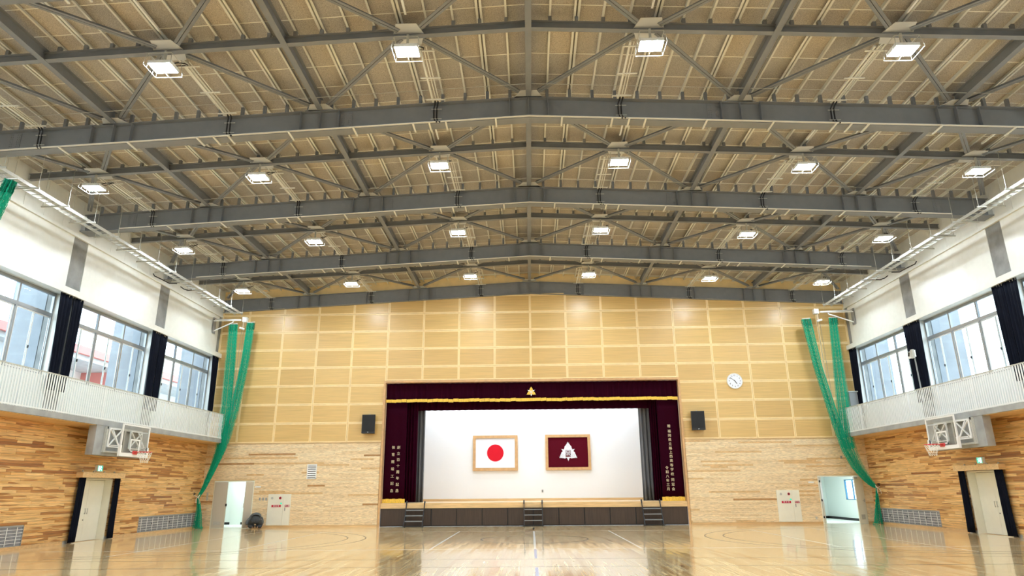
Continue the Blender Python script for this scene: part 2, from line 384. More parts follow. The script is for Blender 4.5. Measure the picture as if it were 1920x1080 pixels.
# ------------------------------------------------------------------ windows (gallery level)
wn_no = 0
for s, side in ((-1, 'left'), (1, 'right')):
    for (a, b) in [(28.0, 32.9), (22.3, 27.2), (16.6, 21.5), (10.9, 15.8)]:
        wn_no += 1
        wi = structure('window_%d' % wn_no, (s*16.3, (a+b)/2, 5.4)); xa, xb = sorted((s*16.26, s*16.34)); dv = (b-a)/3
        fr = MB()
        fr.box(xa, xb, a, b, 5.38, 5.46); fr.box(xa, xb, a, b, 8.10, 8.20); fr.box(xa, xb, a, b, 7.38, 7.50)
        fr.box(xa, xb, a, a+.07, 5.46, 8.10); fr.box(xa, xb, b-.07, b, 5.46, 8.10)
        fr.build('window_frame', 'alu', wi)
        for k in (1, 2): MB().box(xa, xb, a+dv*k-.035, a+dv*k+.035, 5.46, 8.10).build('mullion', 'alu', wi)
        for k in range(3):
            p = a+dv*k+.04; r_ = a+dv*(k+1)-.04; mid = (p+r_)/2
            MB().box(*sorted((s*16.295, s*16.301)), p, r_, 7.50, 8.10).build('pane', 'glass', wi)
            for h_, (c, d) in enumerate(((p, mid+.03), (mid-.03, r_))):
                xx = 16.285+.02*h_
                sash = MB().box(*sorted((s*xx, s*(xx+.018))), c, c+.045, 5.47, 7.37); sash.box(*sorted((s*xx, s*(xx+.018))), d-.045, d, 5.47, 7.37)
                sash.box(*sorted((s*xx, s*(xx+.018))), c, d, 5.47, 5.52).box(*sorted((s*xx, s*(xx+.018))), c, d, 7.33, 7.37)
                so = sash.build('sash', 'slat_white', wi)
                MB().box(*sorted((s*(xx+.006), s*(xx+.011))), c+.045, d-.045, 5.52, 7.33).build('pane', 'glass', so)
            MB().box(*sorted((s*16.255, s*16.285)), mid-.02, mid+.02, 6.15, 6.24).build('latch', 'black', wi)
        # reveals
        MB().box(*sorted((s*(WU+.3), s*(WU+.02))), a-.32, a, 5.38, 8.20).box(*sorted((s*(WU+.3), s*(WU+.02))), b, b+.1, 5.38, 8.20).box(
            *sorted((s*(WU+.3), s*(WU+.02))), a-.3, b+.1, 8.20, 8.37).build('reveal', 'white_paint', wi)

# outside concrete fins, ground and neighbouring building
gr = MB().box(-140, 140, -60, 160, -3.2, -3.0).build('ground', 'ground', kind='structure')
for s, side in ((-1, 'left'), (1, 'right')):
    for i, c in enumerate([10.5, 16.18, 21.88, 27.6, 33.3]):
        f = MB().box(*sorted((s*16.56, s*17.75)), c-.4, c+.4, -3, 9.6).build('concrete_fin', 'fin', loc=None)
        nm = ['outermost, just past the frame edge', 'outermost, just past the frame edge', 'nearest the camera', 'behind the middle blackout curtains', 'nearest the stage wall'][i]
        tag(f, 'grey concrete outer fin seen through %s windows, %s' % (side, nm) if i > 1 else 'grey concrete outer fin on %s, beyond the picture, %s' % (side, ('farther', 'closer')[i]), 'wall')
bl = thing('school_building', (-30, 45, -3), 'white school block with red roof edge seen through left gallery windows', 'building')
MB().box(-36, -24.2, 20, 33.2, -3, 8.3).build('wall', 'backwhite', bl); MB().box(-36, -26.0, 33.2, 60, -3, 8.3).build('wall', 'backwhite', bl)
MB().box(-37, -23.2, 18, 62, 8.56, 8.95).build('roof_edge', 'redroof', bl); MB().box(-37, -23.4, 18, 62, 8.3, 8.56).build('eave_soffit', 'concrete_l', bl)
MB().box(-26.1, -24.2, 37.6, 39.6, -3, 8.3).build('red_wall', 'redroof', bl)
MB().box(-24.2, -24.1, 30.2, 31.2, -3, 8.3).build('red_wall', 'redroof', bl)
for y in [22, 24.4, 26.8, 34.3, 41, 43.5, 46, 48.5]:
    x = -24.2 if y < 33 else (-26.0)
    fw = MB().box(x, x+.08, y, y+1.5, 5.9, 7.9).build('window_frame', 'slat_white', bl)
    MB().box(x+.08, x+.09, y+.12, y+.70, 6.0, 6.85).box(x+.08, x+.09, y+.8, y+1.38, 6.0, 6.85).box(x+.08, x+.09, y+.12, y+.70, 6.95, 7.8).box(x+.08, x+.09, y+.8, y+1.38, 6.95, 7.8).build('pane', 'grey', fw)

# ------------------------------------------------------------------ back wall
wb = structure('wall_back', (0, D, 0))
DL = (-15.40, -13.45, 0, 2.16); DR = (13.50, 15.58, 0, 2.16); ST = (-7.28, 7.28, 0, 6.82)
VENT = (-10.93, -10.47, 2.20, 2.87)
q = MB()
for (a, b, c, d) in [(-16.6, DL[0], 0, 12.6), (DL[0], DL[1], 2.16, 12.6), (DL[1], -7.38, 0, 12.6), (-7.38, 7.38, 6.92, 12.6), (7.38, DR[0], 0, 12.6), (DR[0], DR[1], 2.16, 12.6), (DR[1], 16.6, 0, 12.6)]:
    q.box(a, b, D+.045, D+.40, c, d)
q.build('wall_core', 'panel_frame', wb)
planks = []; z = .10
while z < 3.88:
    z1 = min(z+.0875, 3.88); x = -W+random.uniform(-1, 0)
    while x < W:
        L = random.choice([.9, 1.2, 1.8, 2.4])*random.uniform(.9, 1.1)
        for (a, b) in cut(max(x, -W), min(x+L, W), z, z1, [DL, DR, (-7.40, 7.40, 0, 8)]): planks.append((a, b, z, z1))
        x += L
    z = z1
planks.sort(key=lambda p: -(p[1]-p[0]))
pm = unit_mesh('wall_plank', 'back_plank'); q = MB()
for i, (a, b, c, d) in enumerate(planks):
    pr = random.uniform(0, .004)
    if i < 298: piece('wall_plank', pm, ((a+b)/2, D+.022-pr/2, (c+d)/2), (b-a-.003, .045+pr, d-c-.004), wb)
    else: q.box(a+.0015, b-.0015, D-pr, D+.045, c+.002, d-.002)
q.build('wall_planking', 'back_plank', wb, kind='stuff')
MB().box(-W, -7.4, D-.02, D+.045, 3.885, 3.925).build('cap_strip', 'nosing', wb); MB().box(7.4, W, D-.02, D+.045, 3.885, 3.925).build('cap_strip', 'nosing', wb)
zs = [3.93+.925*k for k in range(9)]
def ztop(x): return 11.42-SL*abs(x)
for i in range(-9, 9):
    x0 = i*1.82; x1 = x0+1.82; x0c = max(x0, -W); x1c = min(x1, W)
    if x1c-x0c < .1: continue
    for k, z0 in enumerate(zs):
        z1 = z0+.925
        if x0 >= -7.3 and x1 <= 7.3 and z1 <= 6.99+.05:
            continue
        if x0 >= -7.3 and x1 <= 7.3 and z0 < 6.92: z0 = 6.93
        za = min(z1, ztop(x0c)); zb = min(z1, ztop(x1c))
        if za-z0 < .08: continue
        g = .006; fw = .05; fz = .055
        def quad(a, b, c, e0, e1, y): return [(a, y, c), (b, y, c), (b, y, e1), (a, y, e0)]
        X0, X1 = x0c+g, x1c-g; T0, T1 = za-g, zb-g
        p = MB().prism(quad(X0+fw, X1-fw, z0+g+fz, T0-fz, T1-fz, D+.012), (0, .033, 0)).build('wall_panel', 'panel', wb)
        fr = MB()
        fr.prism(quad(X0, X0+fw, z0+g, T0, T0, D), (0, .045, 0)); fr.prism(quad(X1-fw, X1, z0+g, T1, T1, D), (0, .045, 0))
        fr.prism(quad(X0+fw, X1-fw, z0+g, z0+g+fz, z0+g+fz, D), (0, .045, 0)); fr.prism([(X0+fw, D, T0-fz), (X1-fw, D, T1-fz), (X1-fw, D, T1), (X0+fw, D, T0)], (0, .045, 0))
        fr.build('panel_frame', 'panel_frame', p)
for a, b in ((-W, DL[0]), (DL[1], -7.4), (7.4, DR[0]), (DR[1], W)):
    MB().box(a, b, D-.012, D+.045, 0, .098).build('baseboard_back', 'nosing', kind='structure')
# back of the hall behind the camera
MB().box(-16.4, 16.4, -3.4, -3, 0, 12.6).build('wall_front', 'white_paint', kind='structure')

# ------------------------------------------------------------------ stage
ZS = 1.06
pf = MB(); pf.box(-7.38, -7.28, D-.04, D+.5, 0, 6.92).box(7.28, 7.38, D-.04, D+.5, 0, 6.92).box(-7.38, 7.38, D-.04, D+.5, 6.82, 6.92)
pf.build('trim_3', 'framewood', kind='structure')
stg = thing('stage', (0, D, 0), 'raised wooden stage platform with dark brown front panels below the curtain opening', 'stage')
MB().box(-7.27, 7.27, D+.06, 37.6, .90, ZS).build('stage_floor', 'nosing', stg)
MB().box(-7.27, 7.27, D-.03, D+.06, .82, ZS).build('stage_edge', 'nosing', stg)
MB().box(-7.27, 7.27, D+.04, D+.08, 0, .82).build('plinth', 'black', stg)
for k in range(12):
    x = -7.25+k*14.5/12
    MB().box(x+.025, x+14.5/12-.025, D+.0, D+.04, .05, .79).build('front_panel', 'darkpanel', stg)
sw = structure('wall_stage', (0, 37.6, 1))
MB().box(-9, 9, 37.6, 37.8, .8, 8.5).build('stage_wall', 'backwhite', sw)
MB().box(-9.2, -9, D+.45, 37.6, 0, 8.5).box(9, 9.2, D+.45, 37.6, 0, 8.5).build('stage_side', 'backwhite', sw)
MB().box(-9.2, 9.2, D+.4, 37.8, 8.5, 8.7).build('stage_ceiling', 'backwhite', sw)
MB().box(-9, -7.27, D+.5, 37.6, .9, ZS).box(7.27, 9, D+.5, 37.6, .9, ZS).build('stage_wing', 'nosing', sw)
MB().box(-7.2, 7.2, 37.575, 37.6, ZS, 1.18).build('baseboard_stage', 'nosing', kind='structure')
# steps
def steps(x, label):
    t = thing('stage_steps', (x, 32.7, 0), label, 'steps', 'black steps up to the stage')
    for s in (-1, 1):
        p = MB().bar((x+s*.43, 32.52, .03), (x+s*.43, D-.06, 1.02), .035, .10).build('stringer', 'black', t)
        MB().tube([(x+s*.43, D-.10, .98), (x+s*.43, D-.08, 1.09), (x+s*.43, D-.03, 1.14), (x+s*.43, D+.02, 1.12), (x+s*.43, D+.04, 1.08)], .03, 8).build('hook', 'black', t)
        MB().box(x+s*.43-.05, x+s*.43+.05, 32.40, 32.62, 0, .035).build('foot', 'black', t)
    for zz in (.26, .50, .74):
        y = 32.52+(zz-.03)/.99*.61
        MB().box(x-.41, x+.41, y-.10, y+.12, zz-.018, zz+.018).build('tread', 'steel', t)
    MB().box(x-.43, x+.43, 32.50, 32.53, .02, .07).build('stretcher', 'black', t)
steps(-5.58, 'black open steps leaning on the stage front at its left end')
steps(0, 'black open steps against the middle of the stage front')
steps(5.55, 'black open steps leaning on the stage front at its right end')

def drape(x0, x1, y, z0, z1, n, amp, seed=0, taper=0, axis='x', bottom=None, th=0):
    """pleated cloth sheet; axis x: spans x at depth y; axis y: spans y at plane x=y"""
    rnd = random.Random(seed); cols = n*6; rows = 7; q = MB(); vs = []
    ph = [rnd.uniform(.7, 1.3) for _ in range(n+1)]
    for j in range(rows+1):
        t = j/rows; z = z0+(z1-z0)*t
        a0, a1 = x0, x1
        if bottom: a0 = bottom[0]+(x0-bottom[0])*t**.7; a1 = bottom[1]+(x1-bottom[1])*t**.7
        for i in range(cols+1):
            u = i/cols; k = u*n; am = amp*ph[int(min(k, n))]*(1-.35*t)
            off = am*math.sin(2*math.pi*k)+amp*.25*math.sin(5.1*k+seed+t*2)
            a = a0+(a1-a0)*u+amp*.3*math.sin(4*math.pi*k)*.5
            vs.append((a, y+off, z) if axis == 'x' else (y+off, a, z))
    c = cols+1
    q.add(vs, [(j*c+i, j*c+i+1, (j+1)*c+i+1, (j+1)*c+i) for j in range(rows) for i in range(cols)])
    return q
def solid(o, th=.012):
    md = o.modifiers.new('thickness', 'SOLIDIFY'); md.thickness = th; md.offset = 0; return o
def text_mesh(body, size, depth=.006):
    cu = bpy.data.curves.new('t', 'FONT'); cu.body = body; cu.size = size; cu.extrude = depth; cu.align_x = 'CENTER'; cu.align_y = 'CENTER'; cu.resolution_u = 2
    o = bpy.data.objects.new('t', cu); C.objects.link(o)
    dg = bpy.context.evaluated_depsgraph_get(); me = bpy.data.meshes.new_from_object(o.evaluated_get(dg)); bpy.data.objects.remove(o)
    return me
def put_text(name, body, size, c, rot, material, parent, bold=0):
    me = text_mesh(body, size); me.materials.clear(); me.materials.append(M[material])
    if bold:
        pass
    o = bpy.data.objects.new(name, me); C.objects.link(o)
    o.parent = parent; o.location = V(c)-WL[parent]; o.rotation_euler = rot; return o
FR = (math.pi/2, 0, 0)      # facing the hall (-Y)
# front valance with fringe and crest
va = thing('valance', (0, D+.2, 6.0), 'dark maroon pleated valance with gold fringe and crest across the stage top', 'curtain')
solid(drape(-7.27, 7.27, D+.22, 5.98, 6.80, 56, .035, 1).build('valance_cloth', 'maroon', va, smooth=True))
x = -7.27; rnd = random.Random(3)
while x < 7.2:
    wd = .26 if not -.7 < x < .3 else 1.0
    wd = min(wd, 7.27-x); yy = D+.14+rnd.uniform(-.012, .012); dz = rnd.uniform(-.012, .012); tl = rnd.uniform(-.02, .02)
    MB().prism([(x, yy, 5.85+dz), (x+wd-.008, yy-.02, 5.85+dz+tl), (x+wd-.008, yy-.02, 6.0+dz+tl), (x, yy, 6.0+dz)], (0, .035, 0)).build('fringe', 'gold', va); x += wd
def leaf(q, c, ang, L, Wd, y, d, mi=0, serr=0):
    pts = []
    for s_, rng in ((1, range(0, 11)), (-1, range(9, 0, -1))):
        for k in rng:
            t = k/10; ww = Wd*math.sin(math.pi*min(t*1.15, 1)**.8)*(1-t)**.25*(1+serr*(.5 if k % 2 else -.5)) if t < 1 else 0
            a, b = t*L, s_*ww
            pts.append((c[0]+a*math.sin(ang)+b*math.cos(ang), y, c[1]+a*math.cos(ang)-b*math.sin(ang)))
    q.prism(pts, (0, d, 0), mi)
R120 = 2*math.pi/3
q = MB()
for k in range(3): leaf(q, (0, 6.30), math.pi+k*R120, .235, .055, D+.125, .02, 0)
q.build('crest_tip', 'flagwhite', va)
q = MB()
for k in range(3): leaf(q, (0, 6.30), k*R120, .30, .095, D+.105, .025, 0)
cr = q.build('crest_leaf', 'gold', va)
put_text('crest_character', '\u9ad8', .16, (0, D+.10, 6.285), FR, 'flagwhite', va)
rv = thing('rear_valance', (0, D+.75, 5.5), 'second shorter maroon valance hanging behind the gold fringe', 'curtain')
solid(drape(-6.2, 6.2, D+.75, 5.50, 6.75, 40, .04, 5).build('valance_cloth', 'maroon', rv, smooth=True))
def vtext(parent, chars, x, z0, z1, y, size, gaps=None):
    n = len(chars); pos = gaps or [z0+(z1-z0)*k/(n-1) for k in range(n)]
    for ch, z in zip(chars, pos): put_text('embroidered_character', ch, size, (x, y, z), FR, 'goldtext', parent)
for s, side in ((-1, 'left'), (1, 'right')):
    lg = thing('stage_curtain', (s*6.7, D+.3, ZS), 'flat maroon stage curtain at far %s with gold lettering and fringe at its foot' % side, 'curtain')
    solid(drape(*sorted((s*7.26, s*6.2)), D+.30, 1.24, 6.0, 2, .012, 8+s).build('curtain_cloth', 'maroon', lg, smooth=True))
    q = MB(); xx = sorted((s*7.26, s*6.17)); 
    for k in range(7):
        a = xx[0]+(xx[1]-xx[0])*k/7; q.box(a, a+(xx[1]-xx[0])/7-.004, D+.255-.01*(k % 2), D+.285, ZS+.005, 1.25+.012*(k % 2))
    q.build('fringe', 'gold', lg)
    if s < 0:
        vtext(lg, '\u5275\u7acb\u767e\u5341\u5468\u5e74\u8a18\u5ff5', -6.56, 3.66, 1.62, D+.255, .165)
        vtext(lg, '\u4f53\u80b2\u9928\u7ae3\u5de5\u8a18\u5ff5', -6.82, 3.66, 1.62, D+.255, .165)
    else:
        pos = [4.56-(v-137)/(925-137)*(4.56-1.60) for v in (137, 203, 257, 311, 365, 420, 470, 520, 575, 632, 685, 742, 812, 868, 925)]
        vtext(lg, '\u8d08\u798f\u5ca1\u770c\u7acb\u7bc9\u4e0a\u897f\u9ad8\u7b49\u5b66\u6821\u540c\u7a93\u4f1a', 6.73, 0, 0, D+.255, .16, pos)
        vtext(lg, '\u4ee4\u548c\u516b\u5e74\u4e09\u6708', 6.49, 2.58, 1.60, D+.255, .16)
    dc = thing('draw_curtain', (s*6.0, D+.6, ZS), 'gathered maroon draw curtain beside the %s lettered stage curtain' % side, 'curtain')
    solid(drape(*sorted((s*6.45, s*(5.70 if s < 0 else 5.86))), D+.58, 1.10, 6.6, 5, .07, 21+s).build('curtain_cloth', 'maroon', dc, smooth=True))
    gc = thing('wing_curtain', (s*5.6, D+1.1, ZS), 'gathered dark grey wing curtain at the %s edge of the white stage wall' % side, 'curtain')
    solid(drape(*sorted((s*6.5, s*5.42)), D+1.15, 1.07, 7.2, 6, .09, 31+s).build('curtain_cloth', 'greycloth', gc, smooth=True))
# framed flags on the stage wall
def framed(x0, x1, z0, z1, name, label, cloth):
    t = thing(name, ((x0+x1)/2, 37.58, (z0+z1)/2), label, 'framed flag'); fw = .15
    q = MB()
    for pts in ([(x0, z0), (x1, z0), (x1-fw, z0+fw), (x0+fw, z0+fw)], [(x1, z0), (x1, z1), (x1-fw, z1-fw), (x1-fw, z0+fw)], [(x1, z1), (x0, z1), (x0+fw, z1-fw), (x1-fw, z1-fw)], [(x0, z1), (x0, z0), (x0+fw, z0+fw), (x0+fw, z1-fw)]):
        MB().prism([(a, 37.50, b) for a, b in pts], (0, .09, 0)).build('frame_rail', 'framewood', t)
    MB().box(x0+fw, x1-fw, 37.55, 37.57, z0+fw, z1-fw).build('flag_cloth', cloth, t); return t
t = framed(-3.24, -.78, 2.63, 4.51, 'framed_flag', 'framed white flag with a red disc on the white stage wall', 'flagwhite')
MB().cyl((-2.01, 37.55, 3.57), (0, -1, 0), .455, .012, 48).build('red_disc', 'red', t)
t = framed(.74, 3.21, 2.63, 4.52, 'framed_flag', 'framed maroon flag with a white leaf crest on the white stage wall', 'flagmaroon')
cx_, cz_ = 1.98, 3.53
q = MB()
for k in range(3): leaf(q, (cx_, cz_), math.pi+k*R120, .48, .105, 37.535, .012)
q.build('crest_tip', 'flagwhite', t)
q = MB()
for k in range(3): leaf(q, (cx_, cz_+.03), k*R120, .63, .235, 37.525, .012, 0, .12)
q.build('crest_leaf', 'flagwhite', t)
q = MB()
for k in range(3):
    a = k*R120
    for j in (-1, 1):
        for r_ in (.26, .36, .46):
            p = V((cx_+r_*math.sin(a), 37.522, cz_+.03+r_*math.cos(a))); d = V((math.sin(a+j*.6), 0, math.cos(a+j*.6)))*.11
            q.bar(p+V((math.cos(a)*j*.015, 0, -math.sin(a)*j*.015)), p+d+V((math.cos(a)*j*.03, 0, -math.sin(a)*j*.03)), .004, .012, (0, 1, 0))
q.build('leaf_vein', 'grey', t)
MB().box(cx_-.14, cx_+.14, 37.512, 37.52, cz_-.20, cz_+.17).build('crest_plate', 'flagmaroon', t)
put_text('crest_character', '\u9ad8', .40, (cx_, 37.508, cz_-.01), FR, 'flagwhite', t)
tag(MB().box(.50, .58, 37.56, 37.6, 1.48, 1.62).build('wall_outlet', 'grey'), 'small grey outlet low on the white stage wall', 'outlet')
# stage strip lights behind the valances
for i, yy in enumerate((D+1.7, D+3.3)):
    t = thing('stage_light', (0, yy, 7.2), 'strip of stage border lights hidden above the opening, %s row' % ('front', 'rear')[i], 'lamp')
    MB().box(-6.3, 6.3, yy-.15, yy+.15, 7.2, 7.35).build('housing', 'black', t)
    MB().box(-6.2, 6.2, yy-.11, yy+.11, 7.18, 7.20).build('lens', 'stagelamp', t)

# ------------------------------------------------------------------ roof: deck, purlins
ceil = structure('ceiling', (0, 20, 12))
ZD = 12.48; cells = []
xs = [0, .52]+[.52+.625*k for k in range(1, 26)]
xs = [x for x in xs if x < 16.0]+[16.2]
ys = [12.93+.905*k for k in range(-5, 23)]
for s in (-1, 1):
    for a, b in zip(xs[:-1], xs[1:]):
        for c, d in zip(ys[:-1], ys[1:]):
            cells.append((min(s*a, s*b), max(s*a, s*b), c, min(d, 33.5)))
def vis(c):
    y = (c[2]+c[3])/2; return 0 if (y > 12.2 and abs(c[0]+c[1])/2 < .80*math.hypot(y, 8)) else 1
cells.sort(key=lambda c: (vis(c), math.hypot((c[2]+c[3])/2, (c[0]+c[1])/2)))
q = MB()
for i, (a, b, c, d) in enumerate(cells):
    if i < 298: MB().box(a+.004, b-.004, c+.006, d-.006, ZD, ZD+.03, SL).build('ceiling_board', 'board', ceil)
    else: q.box(a+.004, b-.004, c+.006, d-.006, ZD, ZD+.03, SL)
q.build('ceiling_boarding', 'board', ceil, kind='stuff')
for s in (-1, 1):
    a, b = sorted((0, s*16.6)); MB().box(a, b, -3.4, 33.6, ZD+.035, ZD+.2, SL).build('roof_deck', 'steel_joint', ceil)
    a, b = sorted((0, s*16.0)); MB().box(a, b, -3.2, ys[0], ZD, ZD+.03, SL).build('ceiling_boarding', 'board', ceil, kind='stuff')
    for y in ys[1:-1]:
        a, b = sorted((0, s*16.0)); MB().box(a, b, y-.012, y+.012, ZD-.007, ZD+.002, SL).build('joint_strip', 'strip', ceil)
k = 0
for i, x in enumerate(xs[1:-1]):
    for s in (-1, 1):
        dbl = (i % 3 == 1); z0 = zr(12.38, x); X = s*x
        q = MB()
        if dbl:
            q.box(X-.075, X-.02, 8.0, D, z0, z0+.004).box(X+.02, X+.075, 8.0, D, z0, z0+.004)
            q.box(X-.024, X-.02, 8.0, D, z0, z0+.1).box(X+.02, X+.024, 8.0, D, z0, z0+.1)
        else:
            q.box(X-.025, X+.025, 8.0, D, z0, z0+.004).box(X-.025, X-.021, 8.0, D, z0, z0+.1)
        q.build('purlin', 'purlin', ceil)
        q = MB()
        for y in MID+[g+.15 for g in G[:4]]:
            top = 12.25 if y in MID else 12.02
            q.box(X-.04, X+.04, y+.03, y+.11, zr(top, x), z0)
        q.build('purlin_post', 'steel', ceil)

# ------------------------------------------------------------------ girders
ordn = ['nearest', 'second', 'third', 'fourth']
def hbeam_y(q, x, y0, y1, z0, z1, bw_, tf=.014, tw=.01):
    q.box(x-bw_/2, x+bw_/2, y0, y1, z0, z0+tf).box(x-bw_/2, x+bw_/2, y0, y1, z1-tf, z1).box(x-tw/2, x+tw/2, y0, y1, z0+tf, z1-tf)
for gi, g in enumerate(G):
    lab = ['main steel roof girder overhead, just above the frame', 'main steel roof girder nearest the camera', 'second main steel roof girder from the camera', 'third main steel roof girder from the camera', 'fourth steel roof girder, directly on top of the back wall panels'][gi]
    t = thing('roof_girder', (0, g+.15, 11.36), lab, 'beam')
    for s in (-1, 1):
        a, b = sorted((0, s*W))
        MB().box(a, b, g+.145, g+.155, 11.376, 12.004, SL).build('web', 'steel', t)
        MB().box(a, b, g, g+.30, 11.36, 11.376, SL).build('bottom_flange', 'steel', t)
        # top flange, narrower where the longitudinal beams land
        q = MB(); cuts = [0, .5, 5.26, 6.26, 11.0, 12.0, W]
        for i in range(6):
            wide = i % 2 == 1; h = .15 if wide else .11
            a, b = sorted((s*cuts[i], s*cuts[i+1])); q.box(a, b, g+.15-h, g+.15+h, 12.004, 12.02, SL)
        q.build('top_flange', 'steel', t)
    q_ = []
    for x in (0, .53, 5.24, 5.76, 6.3, 11.0, 11.5, 12.1) + ((2.8, 8.5) if gi == 4 else ()):
        for s in ((-1, 1) if x else (1,)):
            MB().box(s*x-.006, s*x+.006, g+.01, g+.145, zr(11.376, x), zr(12.004, x)).build('stiffener', 'steel', t)
    for x in (-5.05, 5.05, -14.3, 14.3):
        pl = MB().box(x-.16, x+.16, g+.13, g+.145, zr(11.40, x), zr(11.98, x)).build('splice_plate', 'steel', t)
        q = MB()
        for i in (-2.2, -1.2, 1.2, 2.2):
            for j in range(8): q.cyl((x+i*.055, g+.13, zr(11.44+.07*j, x)), (0, -1, 0), .014, .014, 6)
        q.build('bolt', 'steel', pl, kind='stuff')
    if gi < 4:
        for s in (-1, 1): MB().box(*sorted((s*15.4, s*W)), g-.12, g+.42, zr(11.33, 15.9), zr(11.36, 15.9)).build('bearing_plate', 'steel', t)
        # conduit run on top side of the bottom flange
        c = thing('conduit_run', (0, g+.04, 11.38), 'thin white conduits and clips along %s girder\'s bottom flange' % ['the overhead unseen', 'the nearest', 'the second', 'the third'][gi], 'conduit')
        for s in (-1, 1):
            for o_, zz in ((-.025, 11.385), (-.06, 11.385)):
                MB().bar((0, g+o_, zz), (s*14.6, g+o_, zr(zz, 14.6)), .022, .022).build('pipe', 'purlin', c)
            for x in [.9, 2.26, 2.71, 3.15, 4.78, 6.55, 8.2, 8.6, 9.05, 10.95, 12.85]:
                MB().bar((s*x, g-.12, zr(11.345, x)), (s*x, g+.36, zr(11.345, x)), .045, .03).build('clip', 'purlin', c)
        # bright thin tie wire
        tag(MB().bar((-15.2, g-.55, zr(12.05, 15.2)), (0, g-.55, 12.05), .010, .010).bar((0, g-.55, 12.05), (15.2, g-.55, zr(12.05, 15.2)), .010, .010).build('tie_wire', 'galv', loc=(0, g-.55, 12)),
            'thin steel wire stretched across the roof just before %s girder' % ['the overhead unseen', 'the nearest', 'the second', 'the third'][gi], 'wire')
LN = {0: 'ridge beam running down the middle of the roof to the stage wall', -1: 'first long roof beam left of the ridge beam', 1: 'first long roof beam right of the ridge beam', -2: 'outer long roof beam nearest the left wall', 2: 'outer long roof beam nearest the right wall'}
for i in (-2, -1, 0, 1, 2):
    x = (1 if i > 0 else -1)*LX[abs(i)]
    t = thing('long_beam', (x, 20, zr(12.02, x)), 'grey steel '+LN[i], 'beam')
    for a, b in [(g+.0, g2+.0) for g, g2 in zip([4.6]+G[:4], G)]:
        q = MB(); z0 = zr(12.025, x); hbeam_y(q, x, a+.31, b-.01, z0, z0+.30, .15); q.build('beam_length', 'steel', t)
# crossbeams with gussets and braces
LAMPX = [-13.75, -8.52, -2.82, 2.82, 8.52, 13.75]
for mi_, y in enumerate(MID):
    t = thing('cross_beam', (0, y+.07, 12), '%s steel crossbeam between girders, carrying %s row of lamps with X-braces' % (ordn[mi_], ('the nearest', 'the second', 'the third', 'the farthest')[mi_]), 'beam')
    for s in (-1, 1):
        a, b = sorted((s*.01, s*W)); q = MB()
        q.box(a, b, y, y+.14, 12.03, 12.042, SL).box(a, b, y, y+.14, 12.218, 12.23, SL).box(a, b, y+.066, y+.074, 12.042, 12.218, SL)
        q.build('beam_half', 'steel', t)
    gy0 = G[mi_]+.45; gy1 = G[mi_+1]-.10
    nodes = [-16.0, -11.5, -5.76, 0, 5.76, 11.5, 16.0]
    for k, lx in enumerate(LAMPX):
        zg = zr(12.10, lx)
        q = MB()
        for d in (-1, 1):
            yy = y+.07+d*.02
            q.prism([(lx-.36, yy, zg+SL*0), (lx+.36, yy, zg), (lx+.24, yy+d*.36, zg), (lx-.24, yy+d*.36, zg)][::d], (0, 0, .012))
        q.build('gusset_plate', 'steel_joint', t)
        for nx in (nodes[k], nodes[k+1]):
            for gy, d in ((gy0, -1), (gy1, 1)):
                sg = 1 if nx > lx else -1
                p = V((lx+sg*.22, y+.07+d*.14, zr(12.10, lx+sg*.22))); e = V((nx-sg*.25, gy, zr(12.10, nx-sg*.25)))
                dd = (e-p).normalized(); sd = dd.cross(V((0, 0, 1))).normalized()
                q = MB()
                for o_ in (-1, 1): q.bar(p+sd*o_*.042, e+sd*o_*.042, .070, .010).bar(p+sd*o_*.012+V((0, 0, .04)), e+sd*o_*.012+V((0, 0, .04)), .010, .08)
                q.build('brace', 'steel', t)
    for nx in nodes[1:-1]:
        for gy, d in ((gy0, 1), (gy1, -1)):
            z = zr(12.07, nx); q = MB().prism([(nx-.45, gy-d*.36, z), (nx+.45, gy-d*.36, z), (nx+.22, gy+d*.1, z), (nx-.22, gy+d*.1, z)][::d], (0, 0, .01)); q.build('gusset_plate', 'steel_joint', t)

# ------------------------------------------------------------------ high-bay lamps
def lamp(loc):
    t = thing('high_bay_lamp', loc, '', 'lamp', 'LED lamps under the roof crossbeams'); x, y, z = loc
    MB().bar((x, y, z+.475), (x, y, z+.16), .05, .05).box(x-.16, x+.16, y-.03, y+.03, z+.12, z+.16).build('bracket', 'galv', t)
    hb = MB().box(x-.27, x+.27, y-.20, y+.20, z+.01, z+.09); hb.box(x-.12, x+.12, y-.1, y+.1, z+.09, z+.14)
    for k in range(8): hb.box(x-.25+k*.07, x-.24+k*.07, y-.17, y+.17, z+.09, z+.12)
    hb.build('housing', 'slat_white', t)
    for s in (-1, 1): MB().box(x+s*.135-.117, x+s*.135+.117, y-.18, y+.18, z-.004, z+.01).build('led_panel', 'lampon', t)
    q = MB(); a, b, c, d = x-.32, x+.32, y-.27, y+.27
    e = .26
    lo = [(a, c, z-.06), (b, c, z-.06), (b, d, z-.06), (a, d, z-.06)]; hi = [(x-.28, y-.22, z+e), (x+.28, y-.22, z+e), (x+.28, y+.22, z+e), (x-.28, y+.22, z+e)]
    for ring in (lo, hi):
        for i in range(4): q.bar(ring[i], ring[(i+1) % 4], .010, .010)
    for i in range(4): q.bar(lo[i], hi[i], .010, .010)
    q.bar((x, c, z-.06), (x, d, z-.06), .008, .008)
    for k in (-.5, .5): q.bar((a, y+k*.7*.36, z-.06), (a, y+k*.7*.36+.01, z+.1), .008, .008)
    q.build('wire_guard', 'galv', t)
    q = MB().tube([(x+.1, y+.05, z+.14), (x+.25, y+.12, z+.24), (x+.33, y+.28, z+.32), (x+.30, y+.45, z+.40)], .016, 6).tube([(x+.06, y+.05, z+.14), (x+.2, y+.2, z+.20), (x+.27, y+.40, z+.36)], .012, 6)
    q.build('cable', 'black', t)
    return t
